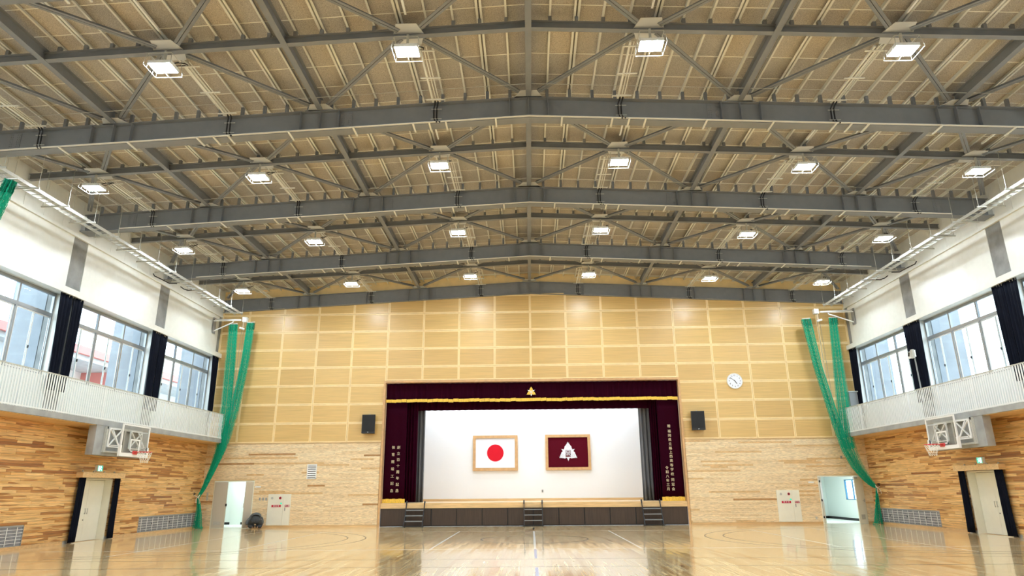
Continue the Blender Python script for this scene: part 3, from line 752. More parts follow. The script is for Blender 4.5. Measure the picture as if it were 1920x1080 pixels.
rows = ['nearest', 'second', 'third', 'farthest']
colsn = ['leftmost', 'second from left', 'third from left', 'third from right', 'second from right', 'rightmost']
proto = None
for mi_, y in enumerate(MID+[7.47, 1.78]):
    for k, x in enumerate(LAMPX):
        loc = (x, y-.02, zr(11.545, x))
        if mi_ == 0:
            lb = 'bright LED lamp in wire guard, nearest row, '+['leftmost, beyond the frame', 'leftmost in view', 'left of the ridge beam', 'right of the ridge beam', 'rightmost in view', 'rightmost, beyond the frame'][k]
        elif mi_ < 4: lb = 'bright LED lamp in wire guard, %s row, %s' % (rows[mi_], colsn[k])
        else: lb = 'LED lamp overhead behind the camera, %s row, %s' % (('first', 'second')[mi_-4], colsn[k])
        if proto is None: proto = lamp(loc); proto['label'] = lb
        else: copy_tree(proto, loc, lb)
# conduit racks from each lamp to the girder beyond, with black drop cables
rk = None
for mi_, y in enumerate(MID):
    for k, x in enumerate(LAMPX):
        sg = -1 if x < 0 else 1
        X = x+(.30 if x < 0 else -.30); g = G[mi_+1]; z = zr(11.98, x)
        lb = 'three-pipe conduit rack with drop cable behind the %s row lamp, %s' % (rows[mi_], colsn[k])
        if rk is None:
            t = rk = thing('conduit_rack', (X, y, z), lb, 'conduit', 'conduit racks behind the roof lamps')
            for o_, wd in ((-.09, .05), (.0, .022), (.07, .022)): MB().bar((X+o_, y+.35, z), (X+o_, y+2.75, z), wd, wd).build('pipe', 'purlin', t)
            for yy in (.5, 1.6, 2.6): MB().bar((X-.26, y+yy, z-.03), (X+.26, y+yy, z-.03), .04, .02).build('cross_bar', 'purlin', t)
            for o_ in (-.03, .05):
                MB().tube([(X+o_, y+2.7, z), (X+o_-.02, y+2.80, z-.05), (X+o_-.05, y+2.84, z-.14), (X+o_-.05, y+2.85, z-.45), (X+o_-.01, y+2.82, z-.56), (X+o_+.05, y+2.78, z-.60)], .022, 6).build('drop_cable', 'black', t)
            MB().bar((X-.16, y+2.83, z-.18), (X+.14, y+2.83, z-.18), .01, .02).bar((X-.16, y+2.83, z-.48), (X+.14, y+2.83, z-.48), .01, .02).build('cable_tie', 'galv', t)
        else: copy_tree(rk, (X, y, z), lb)
        # lighting duct on the near side
        Xd = x; g0 = G[mi_]+.5
        tag(MB().box(Xd-.02+sg*0, Xd+.03, g0, y-.42, zr(12.26, Xd), zr(12.31, Xd)).build('cable_duct', 'white_gloss', loc=(Xd, y-1, zr(12.28, Xd))),
            'straight white cable duct under the boards leading to the %s row lamp, %s' % (rows[mi_], colsn[k]), 'cable duct')

# ------------------------------------------------------------------ cable ladders along the eaves
for s, side in ((-1, 'left'), (1, 'right')):
    t = thing('cable_ladder', (s*14.9, 22, 10.3), 'grey cable ladder hung along the %s eave above the white wall' % side, 'cable ladder')
    for x in (14.72, 15.08): MB().box(*sorted((s*(x-.012), s*(x+.012))), 8, 32.6, 10.30, 10.40).build('side_rail', 'galv', t)
    me = MB(); y = 12.2; um = unit_mesh('rung', 'galv')
    while y < 32.6: piece('rung', um, (s*14.9, y, 10.315), (.35, .03, .02), t); y += .28
    y = 13.6
    while y < 32.6:
        MB().box(*sorted((s*14.45, s*15.35)), y-.02, y+.02, 10.255, 10.295).build('support_bar', 'galv', t)
        for hx in (14.49, 15.30): MB().box(*sorted((s*hx, s*(hx+.01))), y-.005, y+.005, 10.29, zr(12.3, hx)).build('hanger_rod', 'galv', t)
        y += 1.32
    # black cables near the third girder
    tag(MB().tube([(s*15.2, 27.0, 10.26), (s*15.45, 26.85, 10.22), (s*15.65, 26.6, 10.32), (s*15.85, 26.35, 10.40), (s*15.9, 26.3, 10.5)], .022, 6).tube([(s*15.0, 27.9, 10.24), (s*15.1, 27.8, 10.19), (s*15.2, 27.6, 10.19), (s*15.25, 27.4, 10.24)], .022, 6).build('loose_cable', 'black', loc=(s*15.5, 27, 10.2)),
        'black loose cables under the %s cable ladder near the third girder' % side, 'cable')

# ------------------------------------------------------------------ blackout curtains at the gallery windows
def blackout(s, a, b, ba, bb, seed, lab):
    t = thing('blackout_curtain', (s*15.92, (a+b)/2, 4.9), lab, 'curtain')
    solid(drape(a, b, s*15.90, 4.92, 8.18, 4, .045, seed, axis='y', bottom=(ba, bb)).build('curtain_cloth', 'blackcloth', t, smooth=True))
    q = MB()
    for k in range(5): q.box(*sorted((s*15.895, s*15.905)), a+(b-a)*(k+.5)/5-.008, a+(b-a)*(k+.5)/5+.008, 8.12, 8.20)
    q.build('hook', 'galv', t)
for s, side in ((-1, 'left'), (1, 'right')):
    for c, nm in ((21.85, 'nearest column'), (27.55, 'middle column')):
        blackout(s, c-.66, c-.02, c-.46, c-.06, int(c*3)+s, 'dark navy blackout curtain, nearer half at the %s %s' % (side, nm))
        blackout(s, c+.02, c+.56, c+.04, c+.46, int(c*5)+s, 'dark navy blackout curtain, farther half at the %s %s' % (side, nm))
    blackout(s, 32.42, 33.12, 32.72, 33.12, 77+s, 'dark navy blackout curtain in the %s corner by the back wall' % side)

# ------------------------------------------------------------------ green nets
def netbundle(parent, path, widths, n=44, mat_='net', seed=1, zig=.024, r=.0052):
    rnd = random.Random(seed); path = [V(p) for p in path]
    # resample
    P = []; Wd = []
    for i in range(len(path)-1):
        k = max(2, int((path[i+1]-path[i]).length/.09))
        for j in range(k): t_ = j/k; P.append(path[i].lerp(path[i+1], t_)); Wd.append(widths[i]*(1-t_)+widths[i+1]*t_)
    P.append(path[-1]); Wd.append(widths[-1]); q = MB()
    # smooth
    for _ in range(4): P = [P[0]]+[(P[i-1]+P[i]*2+P[i+1])/4 for i in range(1, len(P)-1)]+[P[-1]]
    for k in range(n):
        a = rnd.uniform(-1, 1); b = rnd.uniform(-1, 1); pts = []
        for i, p in enumerate(P):
            d = (P[min(i+1, len(P)-1)]-P[max(i-1, 0)]).normalized(); sd = d.cross(V((0, 1, 0)))
            if sd.length < .05: sd = V((1, 0, 0))
            sd.normalize(); sg = 1 if (i+k) % 2 else -1
            pts.append(p+sd*(a*Wd[i]/2+sg*zig*min(1, Wd[i]/.2)*.5+rnd.uniform(-.004, .004))+V((0, 1, 0))*(b*Wd[i]*.22+.02*math.sin(a*9)))
        q.tube(pts, r, 3)
    return q.build('net_bundle', mat_, parent)
for s, side in ((-1, 'left'), (1, 'right')):
    t = thing('ball_net', (s*15.8, 32.5, 0), 'green ball net gathered in two strands and tied at the %s back corner' % side, 'net')
    if s < 0:
        A = [(-15.05, 32.45, 9.76), (-14.98, 32.45, 7.8), (-14.92, 32.45, 5.7), (-14.93, 32.45, 4.1), (-14.98, 32.45, 3.55), (-15.25, 32.45, 2.68), (-15.55, 32.45, 1.85), (-15.76, 32.45, 1.42)]
        B = [(-14.16, 32.45, 9.83), (-14.25, 32.45, 7.8), (-14.50, 32.45, 5.6), (-14.78, 32.45, 4.2), (-14.95, 32.5, 3.6), (-15.25, 32.5, 2.68), (-15.55, 32.5, 1.85), (-15.76, 32.5, 1.42)]
    else:
        A = [(15.02, 32.45, 9.66), (14.95, 32.45, 7.4), (14.90, 32.45, 5.4), (14.84, 32.45, 3.8), (14.92, 32.45, 3.35)]
        B = [(13.69, 32.45, 9.62), (13.95, 32.45, 7.2), (14.42, 32.45, 4.6), (14.72, 32.45, 3.3), (15.05, 32.5, 2.55), (15.45, 32.5, 1.98), (15.74, 32.5, 1.64), (15.86, 32.5, 1.60)]
    wa = [.40, .44, .46, .5, .42, .26, .16, .07] if s < 0 else [.38, .50, .62, .66, .5]
    wb_ = [.36, .38, .42, .45, .36, .24, .16, .07] if s < 0 else [.46, .40, .40, .42, .36, .28, .16, .06]
    netbundle(t, A, wa[:len(A)], 105, seed=1+s); netbundle(t, B, wb_[:len(B)], 105, seed=5+s)
    if s > 0: netbundle(t, [(14.9, 32.4, 3.6), (15.15, 32.4, 2.75), (15.5, 32.4, 2.05), (15.82, 32.45, 1.66)], [.5, .3, .2, .08], 24, seed=9)
    e = A[-1] if s < 0 else B[-1]
    foot = (e[0]+(.08 if s < 0 else -.14), 32.55, .02)
    netbundle(t, [e, (e[0]-s*.08, 32.5, .8), foot], [.07, .20, .40], 80, seed=12+s)
    netbundle(t, [(foot[0]-.05, 32.4, .03), (foot[0]+.35*(1 if s < 0 else -1), 32.35, .03)], [.3, .12], 16, seed=3)
    # darker gathered head with white top bar
    for top in (A[0], B[0]):
        netbundle(t, [(top[0], 32.43, top[2]-.35), (top[0], 32.43, top[2])], [.42, .42], 50, 'netdark', seed=6)
        MB().bar((top[0]-.2, 32.45, top[2]+.02), (top[0]+.2, 32.45, top[2]+.05), .04, .03).build('top_bar', 'white_gloss', t)
    k = V((e[0], 32.42, e[2])); q = MB()
    q.tube([k+V((s*.30, .0, .12)), k+V((0, -.03, 0)), k+V((-s*.10, -.05, .10)), k+V((-s*.05, -.06, -.02))], .016, 6)
    q.tube([k+V((-.08, -.02, .02)), k+V((.0, -.08, .0)), k+V((.08, -.02, .02)), k+V((0, .08, .0))], .02, 6, closed=True)
    q.tube([k, k+V((.10, -.06, -.12)), k+V((.12, -.06, -.30))], .012, 6).tube([k, k+V((-.06, -.06, -.10)), k+V((-.04, -.06, -.26))], .012, 6)
    q.build('tie_rope', 'rope', t)
    tag(MB().tube([(s*15.97, 32.42, e[2]+.14), (s*15.9, 32.42, e[2]+.14), (s*15.88, 32.42, e[2]+.18)], .018, 6).box(*sorted((s*15.955, s*15.97)), 32.38, 32.46, e[2]+.08, e[2]+.20).build('wall_hook', 'black', loc=(s*15.95, 32.4, e[2])),
        'small black hook holding the net rope on the %s wall' % side, 'hook')
    b = thing('net_bracket', (s*W, 32.35, 9.9), 'white triangular wall bracket with pulley box above the %s ball net' % side, 'bracket')
    xi = 14.42 if s < 0 else 14.18
    MB().bar((s*W, 32.35, 10.02), (s*(xi+.2), 32.35, 9.98), .05, .05).build('arm', 'white_gloss', b)
    MB().bar((s*W, 32.25, 9.92), (s*(xi+.2), 32.35, 9.95), .05, .05).build('arm', 'white_gloss', b)
    MB().bar((s*W, 32.35, 9.42), (s*(xi+.62), 32.35, 9.84), .05, .05).bar((s*(xi+.62), 32.35, 9.84), (s*(xi+.58), 32.35, 9.98), .05, .05).build('brace_arm', 'white_gloss', b)
    MB().box(*sorted((s*(W-.01), s*(W+.012))), 32.2, 32.5, 9.30, 10.1).build('wall_plate', 'grey', b)
    MB().box(s*xi-.11, s*xi+.11, 32.25, 32.46, 9.86, 10.10).build('pulley_box', 'slat_white', b)
    MB().tube([(s*(xi+.22), 32.3, 9.55), (s*(xi+.1), 32.3, 9.52), (s*(xi-.02), 32.3, 9.47)], .05, 8).bar((s*xi+s*.05, 32.3, 9.5), (s*xi+s*.05, 32.3, 9.86), .012, .012).build('pulley', 'slat_white', b)
    MB().bar((s*(xi+.14), 32.4, 9.86), (s*(xi+.25), 32.4, 3.9), .012, .012).bar((s*(xi+.02), 32.4, 9.86), (s*(xi+.12), 32.4, 4.2), .012, .012).build('pull_rope', 'concrete', b)
# nearer net cut by the left frame edge
t = thing('ball_net', (-14.2, 16, 9), 'green ball net strand hanging at the upper left edge of the frame', 'net')
netbundle(t, [(-13.98, 15.97, 9.74), (-14.2, 16.0, 9.0), (-14.62, 16.05, 7.6), (-15.0, 16.1, 5.6)], [.30, .34, .42, .5], 130, seed=4)
netbundle(t, [(-14.06, 15.95, 9.38), (-13.98, 15.95, 9.74)], [.34, .30], 70, 'netdark', seed=6)
MB().bar((-14.16, 15.97, 9.77), (-13.80, 15.97, 9.79), .05, .03).build('top_bar', 'white_gloss', t)
tag(MB().tube([(-15.2, 15.9, 9.8), (-14.8, 15.95, 9.62), (-14.4, 15.97, 9.65), (-14.15, 15.97, 9.76)], .012, 6).build('net_string', 'grey', loc=(-14.6, 16, 9.7)), 'thin cord sagging to the net at the upper left edge', 'cord')

# ------------------------------------------------------------------ basketball hoops
for s, side in ((-1, 'left'), (1, 'right')):
    t = thing('basketball_hoop', (s*14.45, 24.42, 2.9), 'white framed clear basketball backboard with red rim on the %s gallery pier' % side, 'basketball hoop')
    X = lambda x: s*x
    Y0, Y1, Z0, Z1 = 23.54, 25.26, 2.93, 4.0
    q = MB()
    q.box(*sorted((X(14.44), X(14.48))), Y0, Y1, Z1-.05, Z1).box(*sorted((X(14.44), X(14.48))), Y0, Y0+.05, Z0, Z1).box(*sorted((X(14.44), X(14.48))), Y1-.05, Y1, Z0, Z1).box(*sorted((X(14.44), X(14.48))), Y0, Y1, Z0, Z0+.05)
    q.build('board_frame', 'white_gloss', t)
    MB().box(*sorted((X(14.455), X(14.467))), Y0+.05, Y1-.05, Z0+.05, Z1-.05).build('clear_board', 'acrylic', t)
    q = MB(); q.box(*sorted((X(14.42), X(14.50))), Y0-.04, Y1+.04, Z0-.05, Z0+.07).box(*sorted((X(14.42), X(14.50))), Y0-.04, Y0+.05, Z0, Z0+.32).box(*sorted((X(14.42), X(14.50))), Y1-.05, Y1+.04, Z0, Z0+.32)
    q.build('board_padding', 'white_gloss', t)
    yc = 24.40; q = MB(); xa, xb = sorted((X(14.436), X(14.454)))
    q.box(xa, xb, yc-.295, yc-.245, 3.05, 3.50).box(xa, xb, yc+.245, yc+.295, 3.05, 3.50).box(xa, xb, yc-.295, yc+.295, 3.45, 3.50).box(xa, xb, yc-.295, yc+.295, 3.05, 3.10)
    q.build('target_square', 'white_gloss', t)
    rc = V((X(14.02), yc, 3.05)); ring = [rc+V((.225*math.cos(a), .225*math.sin(a), 0)) for a in [k/24*2*math.pi for k in range(24)]]
    q = MB().tube(ring, .012, 6, closed=True); q.box(*sorted((X(14.24), X(14.40))), yc-.06, yc+.06, 3.035, 3.06); q.box(*sorted((X(14.38), X(14.44))), yc-.11, yc+.11, 2.97, 3.09)
    q.build('rim', 'hoopred', t)
    q = MB()
    prev = None
    for lev in range(6):
        rr = .225-.022*lev if lev < 4 else .125; zz = 3.04-.075*lev
        cur = [rc+V((rr*math.cos(a), rr*math.sin(a), zz-3.05)) for a in [(k+.5*(lev % 2))/12*2*math.pi for k in range(12)]]
        if prev:
            for k in range(12):
                q.tube([prev[k], cur[k]], .006, 4); q.tube([prev[(k+(1 if lev % 2 else -1)) % 12] if True else prev[k], cur[k]], .006, 4)
        prev = cur
    q.build('net', 'rope', t)
    # folding support frame between pier and board
    q = MB()
    for (a, b) in ((23.42, 24.15), (24.70, 25.43)):
        xa = X(14.84)
        for p, r_ in (((a, 3.20), (a, 3.82)), ((b, 3.20), (b, 3.82)), ((a, 3.20), (b, 3.20)), ((a, 3.82), (b, 3.82)), ((a, 3.20), (b, 3.82)), ((a, 3.82), (b, 3.20))):
            q.bar((xa, p[0], p[1]), (xa, r_[0], r_[1]), .04, .04, (1, 0, 0))
    q.build('support_frame', 'white_gloss', t)
    q = MB()
    for yy in (23.6, 25.2):
        for zz in (3.25, 3.8): q.bar((X(14.84), yy, zz), (X(14.49), yy, zz-.02), .035, .035)
        q.bar((X(14.84), yy, 3.8), (X(14.49), yy, 3.1), .03, .03)
    q.build('support_arm', 'white_gloss', t)
    q = MB()
    for yy in (23.35, 24.40, 25.45): q.box(*sorted((X(14.87), X(14.96))), yy-.04, yy+.04, 3.0, 3.88)
    q.box(*sorted((X(14.87), X(14.96))), 23.3, 25.5, 3.80, 3.88).box(*sorted((X(14.87), X(14.96))), 23.3, 25.5, 3.0, 3.06)
    q.build('wall_rail', 'galv', t)

# ------------------------------------------------------------------ side doors with valance box and black curtains
dn = 0
for s, side in ((-1, 'left'), (1, 'right')):
    dn += 1; a, b = 24.1, 25.85; xd = W+.27
    d = structure('door_%d' % dn, (s*xd, (a+b)/2, 0)); seam = (a+b)/2
    for (p, r_) in ((a+.03, seam-.003), (seam+.003, b-.01)):
        dl = MB().box(*sorted((s*xd, s*(xd+.04))), p, r_, .01, 2.10).build('door_leaf', 'cream', d)
        hy = seam-.06 if r_ < seam+.1 else seam+.06
        MB().bar((s*(xd-.04), hy, .92), (s*(xd-.04), hy, 1.12), .018, .018).bar((s*(xd-.04), hy, .94), (s*xd, hy, .94), .012, .012).bar((s*(xd-.04), hy, 1.10), (s*xd, hy, 1.10), .012, .012).build('door_handle', 'galv', dl)
    MB().cyl((s*xd, seam-.07, .72), (-s, 0, 0), .02, .012, 12).build('lock', 'black', d)
    MB().box(*sorted((s*(W-.005), s*(xd+.05))), b, b+.05, 0, 2.16).box(*sorted((s*(W-.005), s*(xd+.05))), a-.05, a, 0, 2.16).box(*sorted((s*(W-.005), s*(xd+.05))), a, b, 2.11, 2.16).build('door_frame', 'cream', d)
    MB().box(*sorted((s*(xd+.05), s*(xd+.1))), a-.2, b+.2, -.19, 2.3).build('backing', 'black', d)
    MB().box(*sorted((s*16.005, s*(xd+.045))), a-.05, b+.05, -.02, 0).build('threshold', 'nosing', d)
    v = thing('curtain_box', (s*15.8, 25, 2.2), 'light wooden curtain box above the %s side door' % side, 'curtain box')
    MB().box(*sorted((s*15.72, s*15.745)), 23.72, 26.25, 2.17, 2.36).build('front_board', 'nosing', v); MB().box(*sorted((s*15.745, s*W)), 23.72, 23.745, 2.17, 2.36).box(*sorted((s*15.745, s*W)), 26.225, 26.25, 2.17, 2.36).build('end_board', 'nosing', v)
    for k in range(4): MB().box(*sorted((s*15.94, s*(W-.005))), 24.0+k*.62, 24.06+k*.62, 2.36, 2.42).build('fixing', 'galv', v)
    for (c0, c1, b0, b1, w_) in ((23.78, 24.16, 23.68, 24.10, 'nearer'), (25.86, 26.2, 25.90, 26.28, 'farther')):
        c = thing('door_curtain', (s*15.85, (c0+c1)/2, 0), 'black door curtain on the %s side of the %s side door' % (w_, side), 'curtain')
        solid(drape(c0, c1, s*15.86, .03, 2.30, 4, .04, int(c0*7)+s, axis='y', bottom=(b0, b1)).build('curtain_cloth', 'blackcloth', c, smooth=True))
    ex = thing('exit_sign', (s*15.9, 24.86, 2.45), 'small green lit exit sign over the %s side door' % side, 'sign')
    MB().box(*sorted((s*15.87, s*(W-.002))), 24.70, 25.02, 2.40, 2.62).build('sign_box', 'slat_white', ex)
    sx = s*15.868
    MB().box(*sorted((sx, sx-s*.002)), 24.715, 25.005, 2.415, 2.605).build('sign_face', 'exit', ex)
    q = MB(); xx = sorted((sx-s*.002, sx-s*.004)); ym = 24.86
    q.box(*xx, ym-.115, ym-.02, 2.43, 2.59); q.box(*xx, ym+.03, ym+.06, 2.56, 2.59)
    for p, r_ in (((ym+.05, 2.555), (ym+.02, 2.50)), ((ym+.02, 2.50), (ym+.08, 2.47)), ((ym+.02, 2.50), (ym-.01, 2.46)), ((ym+.04, 2.54), (ym+.09, 2.53)), ((ym+.08, 2.47), (ym+.09, 2.43)), ((ym-.01, 2.46), (ym-.03, 2.44))):
        q.bar((sx-s*.003, p[0], p[1]), (sx-s*.003, r_[0], r_[1]), .016, .002, (1, 0, 0))
    q.build('pictogram', 'exitwhite', ex)
    # low ventilation grilles
    for gi_, (a, b, c, d_) in enumerate(GRILLES):
        gname = ('far' if gi_ == 0 else 'near')
        v = thing('floor_grille', (s*W, (a+b)/2, c), 'low white-barred ventilation grille at the %s end of the %s wood wall' % (gname, side), 'grille')
        MB().box(*sorted((s*(W-.004), s*(W+.024))), a, b, c, c+.025).box(*sorted((s*(W-.004), s*(W+.024))), a, b, d_-.025, d_).box(*sorted((s*(W-.004), s*(W+.024))), a, a+.03, c, d_).box(*sorted((s*(W-.004), s*(W+.024))), b-.03, b, c, d_).build('grille_frame', 'alu', v)
        MB().box(*sorted((s*(W+.018), s*(W+.024))), a, b, c, d_).build('louvre_back', 'louvre', v)
        q = MB(); y = a+.22
        bm_ = unit_mesh('bar', 'slat_white')
        while y < b-.05: piece('grille_bar', bm_, (s*(W-.002), y, (c+d_)/2), (.012, .022, d_-c-.05), v); y += .42
        for k in range(1, 6): piece('grille_bar', bm_, (s*(W+.004), (a+b)/2, c+(d_-c)*k/6), (.01, b-a-.06, .014), v)
        for k in range(3):
            yy = a+(b-a)*(.2+.28*k); MB().box(*sorted((s*(W-.012), s*(W+.0))), yy-.02, yy+.02, c+.28, c+.34).build('latch', 'black', v)

# ------------------------------------------------------------------ back wall doors and rooms beyond
def room(name, x0, x1, y1, winx=None):
    r = structure(name, ((x0+x1)/2, 35, 0))
    MB().box(x0, x1, D+.4, y1, -.02, 0).build('room_floor', 'mint', r); MB().box(x0, x1, D+.4, y1, 2.7, 2.8).build('room_ceiling', 'white_paint', r)
    MB().box(x0, x1, y1, y1+.1, 0, 2.7).build('room_wall', 'mint', r)
    for x, sd in ((x0, -1), (x1, 1)):
        xa, xb = sorted((x, x+sd*.1))
        if winx and sd == winx:
            MB().box(xa, xb, D+.4, 34.9, 0, 2.7).box(xa, xb, 36.6, y1, 0, 2.7).box(xa, xb, 34.9, 36.6, 0, 1.0).box(xa, xb, 34.9, 36.6, 2.0, 2.7).build('room_wall', 'mint', r)
        else: MB().box(xa, xb, D+.4, y1, 0, 2.7).build('room_wall', 'mint', r)
    MB().box((x0+x1)/2-.6, (x0+x1)/2+.6, 35.2, 35.8, 2.66, 2.695).build('ceiling_panel', 'roomlamp', r)
    return r
r = room('wall_left_room', -17.2, -12.6, 36.5)
MB().box(-17.2, -15.88, 36.47, 36.5, 0, .12).box(-15.31, -12.6, 36.47, 36.5, 0, .12).build('skirting', 'black', r)
MB().box(-15.88, -15.31, 36.46, 36.5, 0, 2.1).build('inner_door', 'mint', r)
r = room('wall_right_room', 12.6, 16.25, 39.0, 1)
MB().box(12.6, 16.25, 38.97, 39.0, 0, .12).box(16.22, 16.25, D+.42, 38.97, 0, .12).build('skirting', 'black', r)
w3 = structure('window_9', (16.3, 35.75, 1))
q = MB(); q.box(16.24, 16.32, 34.9, 36.6, 1.0, 1.05).box(16.24, 16.32, 34.9, 36.6, 1.95, 2.0).box(16.24, 16.32, 34.9, 34.95, 1, 2).box(16.24, 16.32, 36.55, 36.6, 1, 2).box(16.25, 16.31, 35.73, 35.78, 1.05, 1.95)
q.build('window_frame', mat('blue_aluminium', (.10, .30, .50), .4), w3)
MB().box(16.28, 16.285, 34.95, 36.55, 1.05, 1.95).build('pane', 'glass', w3)
# left doorway: fixed/closed narrow leaf + swung leaf
d = structure('door_3', (-14.4, D, 0))
q = MB(); q.box(DL[0], DL[0]+.05, D-.015, D+.4, 0, 2.16).box(DL[1]-.05, DL[1], D-.015, D+.4, 0, 2.16).box(DL[0], DL[1], D-.015, D+.4, 2.11, 2.16); q.build('door_frame', 'cream', d)
lf = MB().bar((-15.34, D-.02, 1.055), (-14.68, D-.10, 1.055), .04, 2.09).build('door_leaf', 'beige', d)
MB().bar((-15.22, D-.064, .22), (-14.86, D-.108, .22), .012, .16).build('louvre', 'galv', lf)
MB().box(-14.71, -14.66, D-.14, D-.06, .98, 1.10).build('lock', 'black', lf)
lf = MB().bar((-13.50, D-.01, 1.055), (-13.56, D-.70, 1.055), .04, 2.09).build('door_leaf', 'beige', d)
MB().bar((-13.525, D-.30, .22), (-13.545, D-.56, .22), .05, .16).build('louvre', 'galv', lf)
MB().bar((-13.60, D-.63, 1.02), (-13.60, D-.50, 1.02), .03, .02).box(-13.62, -13.575, D-.66, D-.60, .93, 1.12).build('lever_handle', 'galv', lf)
# right doorway
d = structure('door_4', (14.5, D, 0))
q = MB(); q.box(DR[0], DR[0]+.05, D-.015, D+.4, 0, 2.16).box(DR[1]-.05, DR[1], D-.015, D+.4, 0, 2.16).box(DR[0], DR[1], D-.015, D+.4, 2.11, 2.16); q.build('door_frame', 'cream', d)
lf = MB().bar((13.56, D+.0, 1.055), (13.78, D+.34, 1.055), .04, 2.09).build('door_leaf', 'beige', d)
MB().box(13.54, 13.60, D-.03, D+.0, .25, .35).box(13.54, 13.60, D-.03, D+.0, 1.0, 1.1).box(13.54, 13.60, D-.03, D+.0, 1.85, 1.95).build('hinge', 'black', lf)
lf = MB().bar((15.56, D-.02, 1.055), (15.05, D-.30, 1.055), .04, 2.09).build('door_leaf', 'cream', d)
MB().bar((15.42, D-.125, .30), (15.20, D-.246, .30), .012, .22).build('louvre', 'galv', lf)
MB().bar((15.50, D-.11, 1.02), (15.40, D-.165, 1.02), .03, .02).box(15.48, 15.53, D-.11, D-.06, .95, 1.10).build('lever_handle', 'galv', lf)
MB().box(15.05, 15.2, D-.34, D-.2, 2.02, 2.06).build('closer', 'grey', lf)

# ------------------------------------------------------------------ fire hydrant cabinets
def cabinet(x0, x1, side):
    t = thing('hydrant_cabinet', ((x0+x1)/2, D-.02, .1), 'cream fire hydrant cabinet with red labels on the back wall, %s of the stage' % side, 'cabinet')
    z0, z1 = .10, 1.52; xm = x0+(x1-x0)*.68; zm = 1.14; y = D-.03
    MB().box(x0, x1, y, D+.0, z0, z1).build('body', 'cream', t)
    dl = MB().box(x0+.01, xm-.004, y-.015, y, z0+.01, zm-.004).build('door', 'cream', t); MB().box(x0+.01, xm-.004, y-.015, y, zm+.004, z1-.01).build('top_panel', 'cream', t)
    d2 = MB().box(xm+.004, x1-.01, y-.015, y, z0+.01, z1-.01).build('door', 'cream', t)
    l1 = MB().box(x0+.20, xm-.10, y-.022, y-.015, .93, 1.03).build('red_label', 'signred', t)
    put_text('lettering', '\u6d88 \u706b \u6813', .085, ((x0+.20+xm-.10)/2, y-.026, .98), FR, 'white_gloss', l1)
    l2 = MB().box(xm+.08, x1-.03, y-.022, y-.015, .93, 1.03).build('red_label', 'signred', t)
    put_text('lettering', '\u6d88\u706b\u5668', .085, ((xm+.08+x1-.03)/2, y-.026, .98), FR, 'white_gloss', l2)
    MB().cyl((x0+.20, y-.015, 1.34), (0, -1, 0), .055, .012, 20).build('speaker', 'galv', t)
    MB().cyl((xm-.16, y-.015, 1.34), (0, -1, 0), .06, .012, 20).build('alarm_ring', 'signred', t); MB().cyl((xm-.16, y-.027, 1.34), (0, -1, 0), .03, .012, 20).build('alarm_button', 'black', t)
    MB().cyl((xm-.06, y-.015, 1.34), (0, -1, 0), .010, .03, 8).build('indicator', 'rope', t)
    MB().box(xm-.14, xm-.06, y-.022, y-.015, 1.06, 1.13).build('green_label', 'exit', t)
    MB().box(xm+.09, xm+.12, y-.04, y-.015, .76, .90).build('handle', 'grey', t)
cabinet(-12.70, -11.60, 'left'); cabinet(11.48, 12.55, 'right')

# ------------------------------------------------------------------ wall clock
t = thing('wall_clock', (10.08, D-.02, 6.70), 'round white wall clock with black hands on the back wall panels', 'clock')
cz = 6.70; cxk = 10.08
MB().cyl((cxk, D, cz), (0, -1, 0), .385, .055, 48).build('case', 'white_gloss', t)
ri = MB().tube([(cxk+.365*math.cos(a), D-.055, cz+.365*math.sin(a)) for a in [k/48*2*math.pi for k in range(48)]], .02, 6, closed=True).build('bezel', 'white_gloss', t, smooth=True)
MB().cyl((cxk, D-.055, cz), (0, -1, 0), .345, .003, 48).build('dial', 'flagwhite', t)
for h in range(1, 13):
    a = math.pi/2-h*math.pi/6; put_text('numeral', str(h), .10, (cxk+.27*math.cos(a), D-.062, cz+.27*math.sin(a)), FR, 'black', t)
def hand(name, ang, L, wd):
    a = math.pi/2-ang; d = V((math.cos(a), 0, math.sin(a))); MB().bar(V((cxk, D-.068, cz))-d*.06, V((cxk, D-.068, cz))+d*L, wd, .004, (0, 1, 0)).build(name, 'black', t)
hand('minute_hand', 2*math.pi*51.5/60, .26, .022); hand('hour_hand', 2*math.pi*(4+51.5/60)/12, .17, .032)
MB().cyl((cxk, D-.07, cz), (0, -1, 0), .022, .006, 12).build('hub', 'black', t)

# ------------------------------------------------------------------ loudspeakers
for x0, x1, side in ((-8.30, -7.66, 'left'), (7.72, 8.36, 'right')):
    t = thing('loudspeaker', ((x0+x1)/2, D-.2, 4.3), 'black wall loudspeaker beside the stage opening, on its %s' % side, 'speaker'); xm = (x0+x1)/2
    z0, z1 = 4.32, 5.22
    MB().prism([(x0+.05, D-.06, z0), (x1-.05, D-.06, z0), (x1, D-.36, z0), (x0, D-.36, z0)], (0, 0, z1-z0)).build('cabinet', 'black', t)
    MB().box(x0+.03, x1-.03, D-.375, D-.36, z0+.10, z1-.03).build('front_grille', 'grille', t)
    put_text('maker_mark', 'JBL', .05, (xm, D-.38, z0+.05), FR, 'white_gloss', t)
    MB().box(xm-.05, xm+.05, D-.07, D, z0+.3, z1-.3).box(xm-.015, xm+.015, D-.15, D-.12, z1, z1+.05).build('wall_mount', 'galv', t)

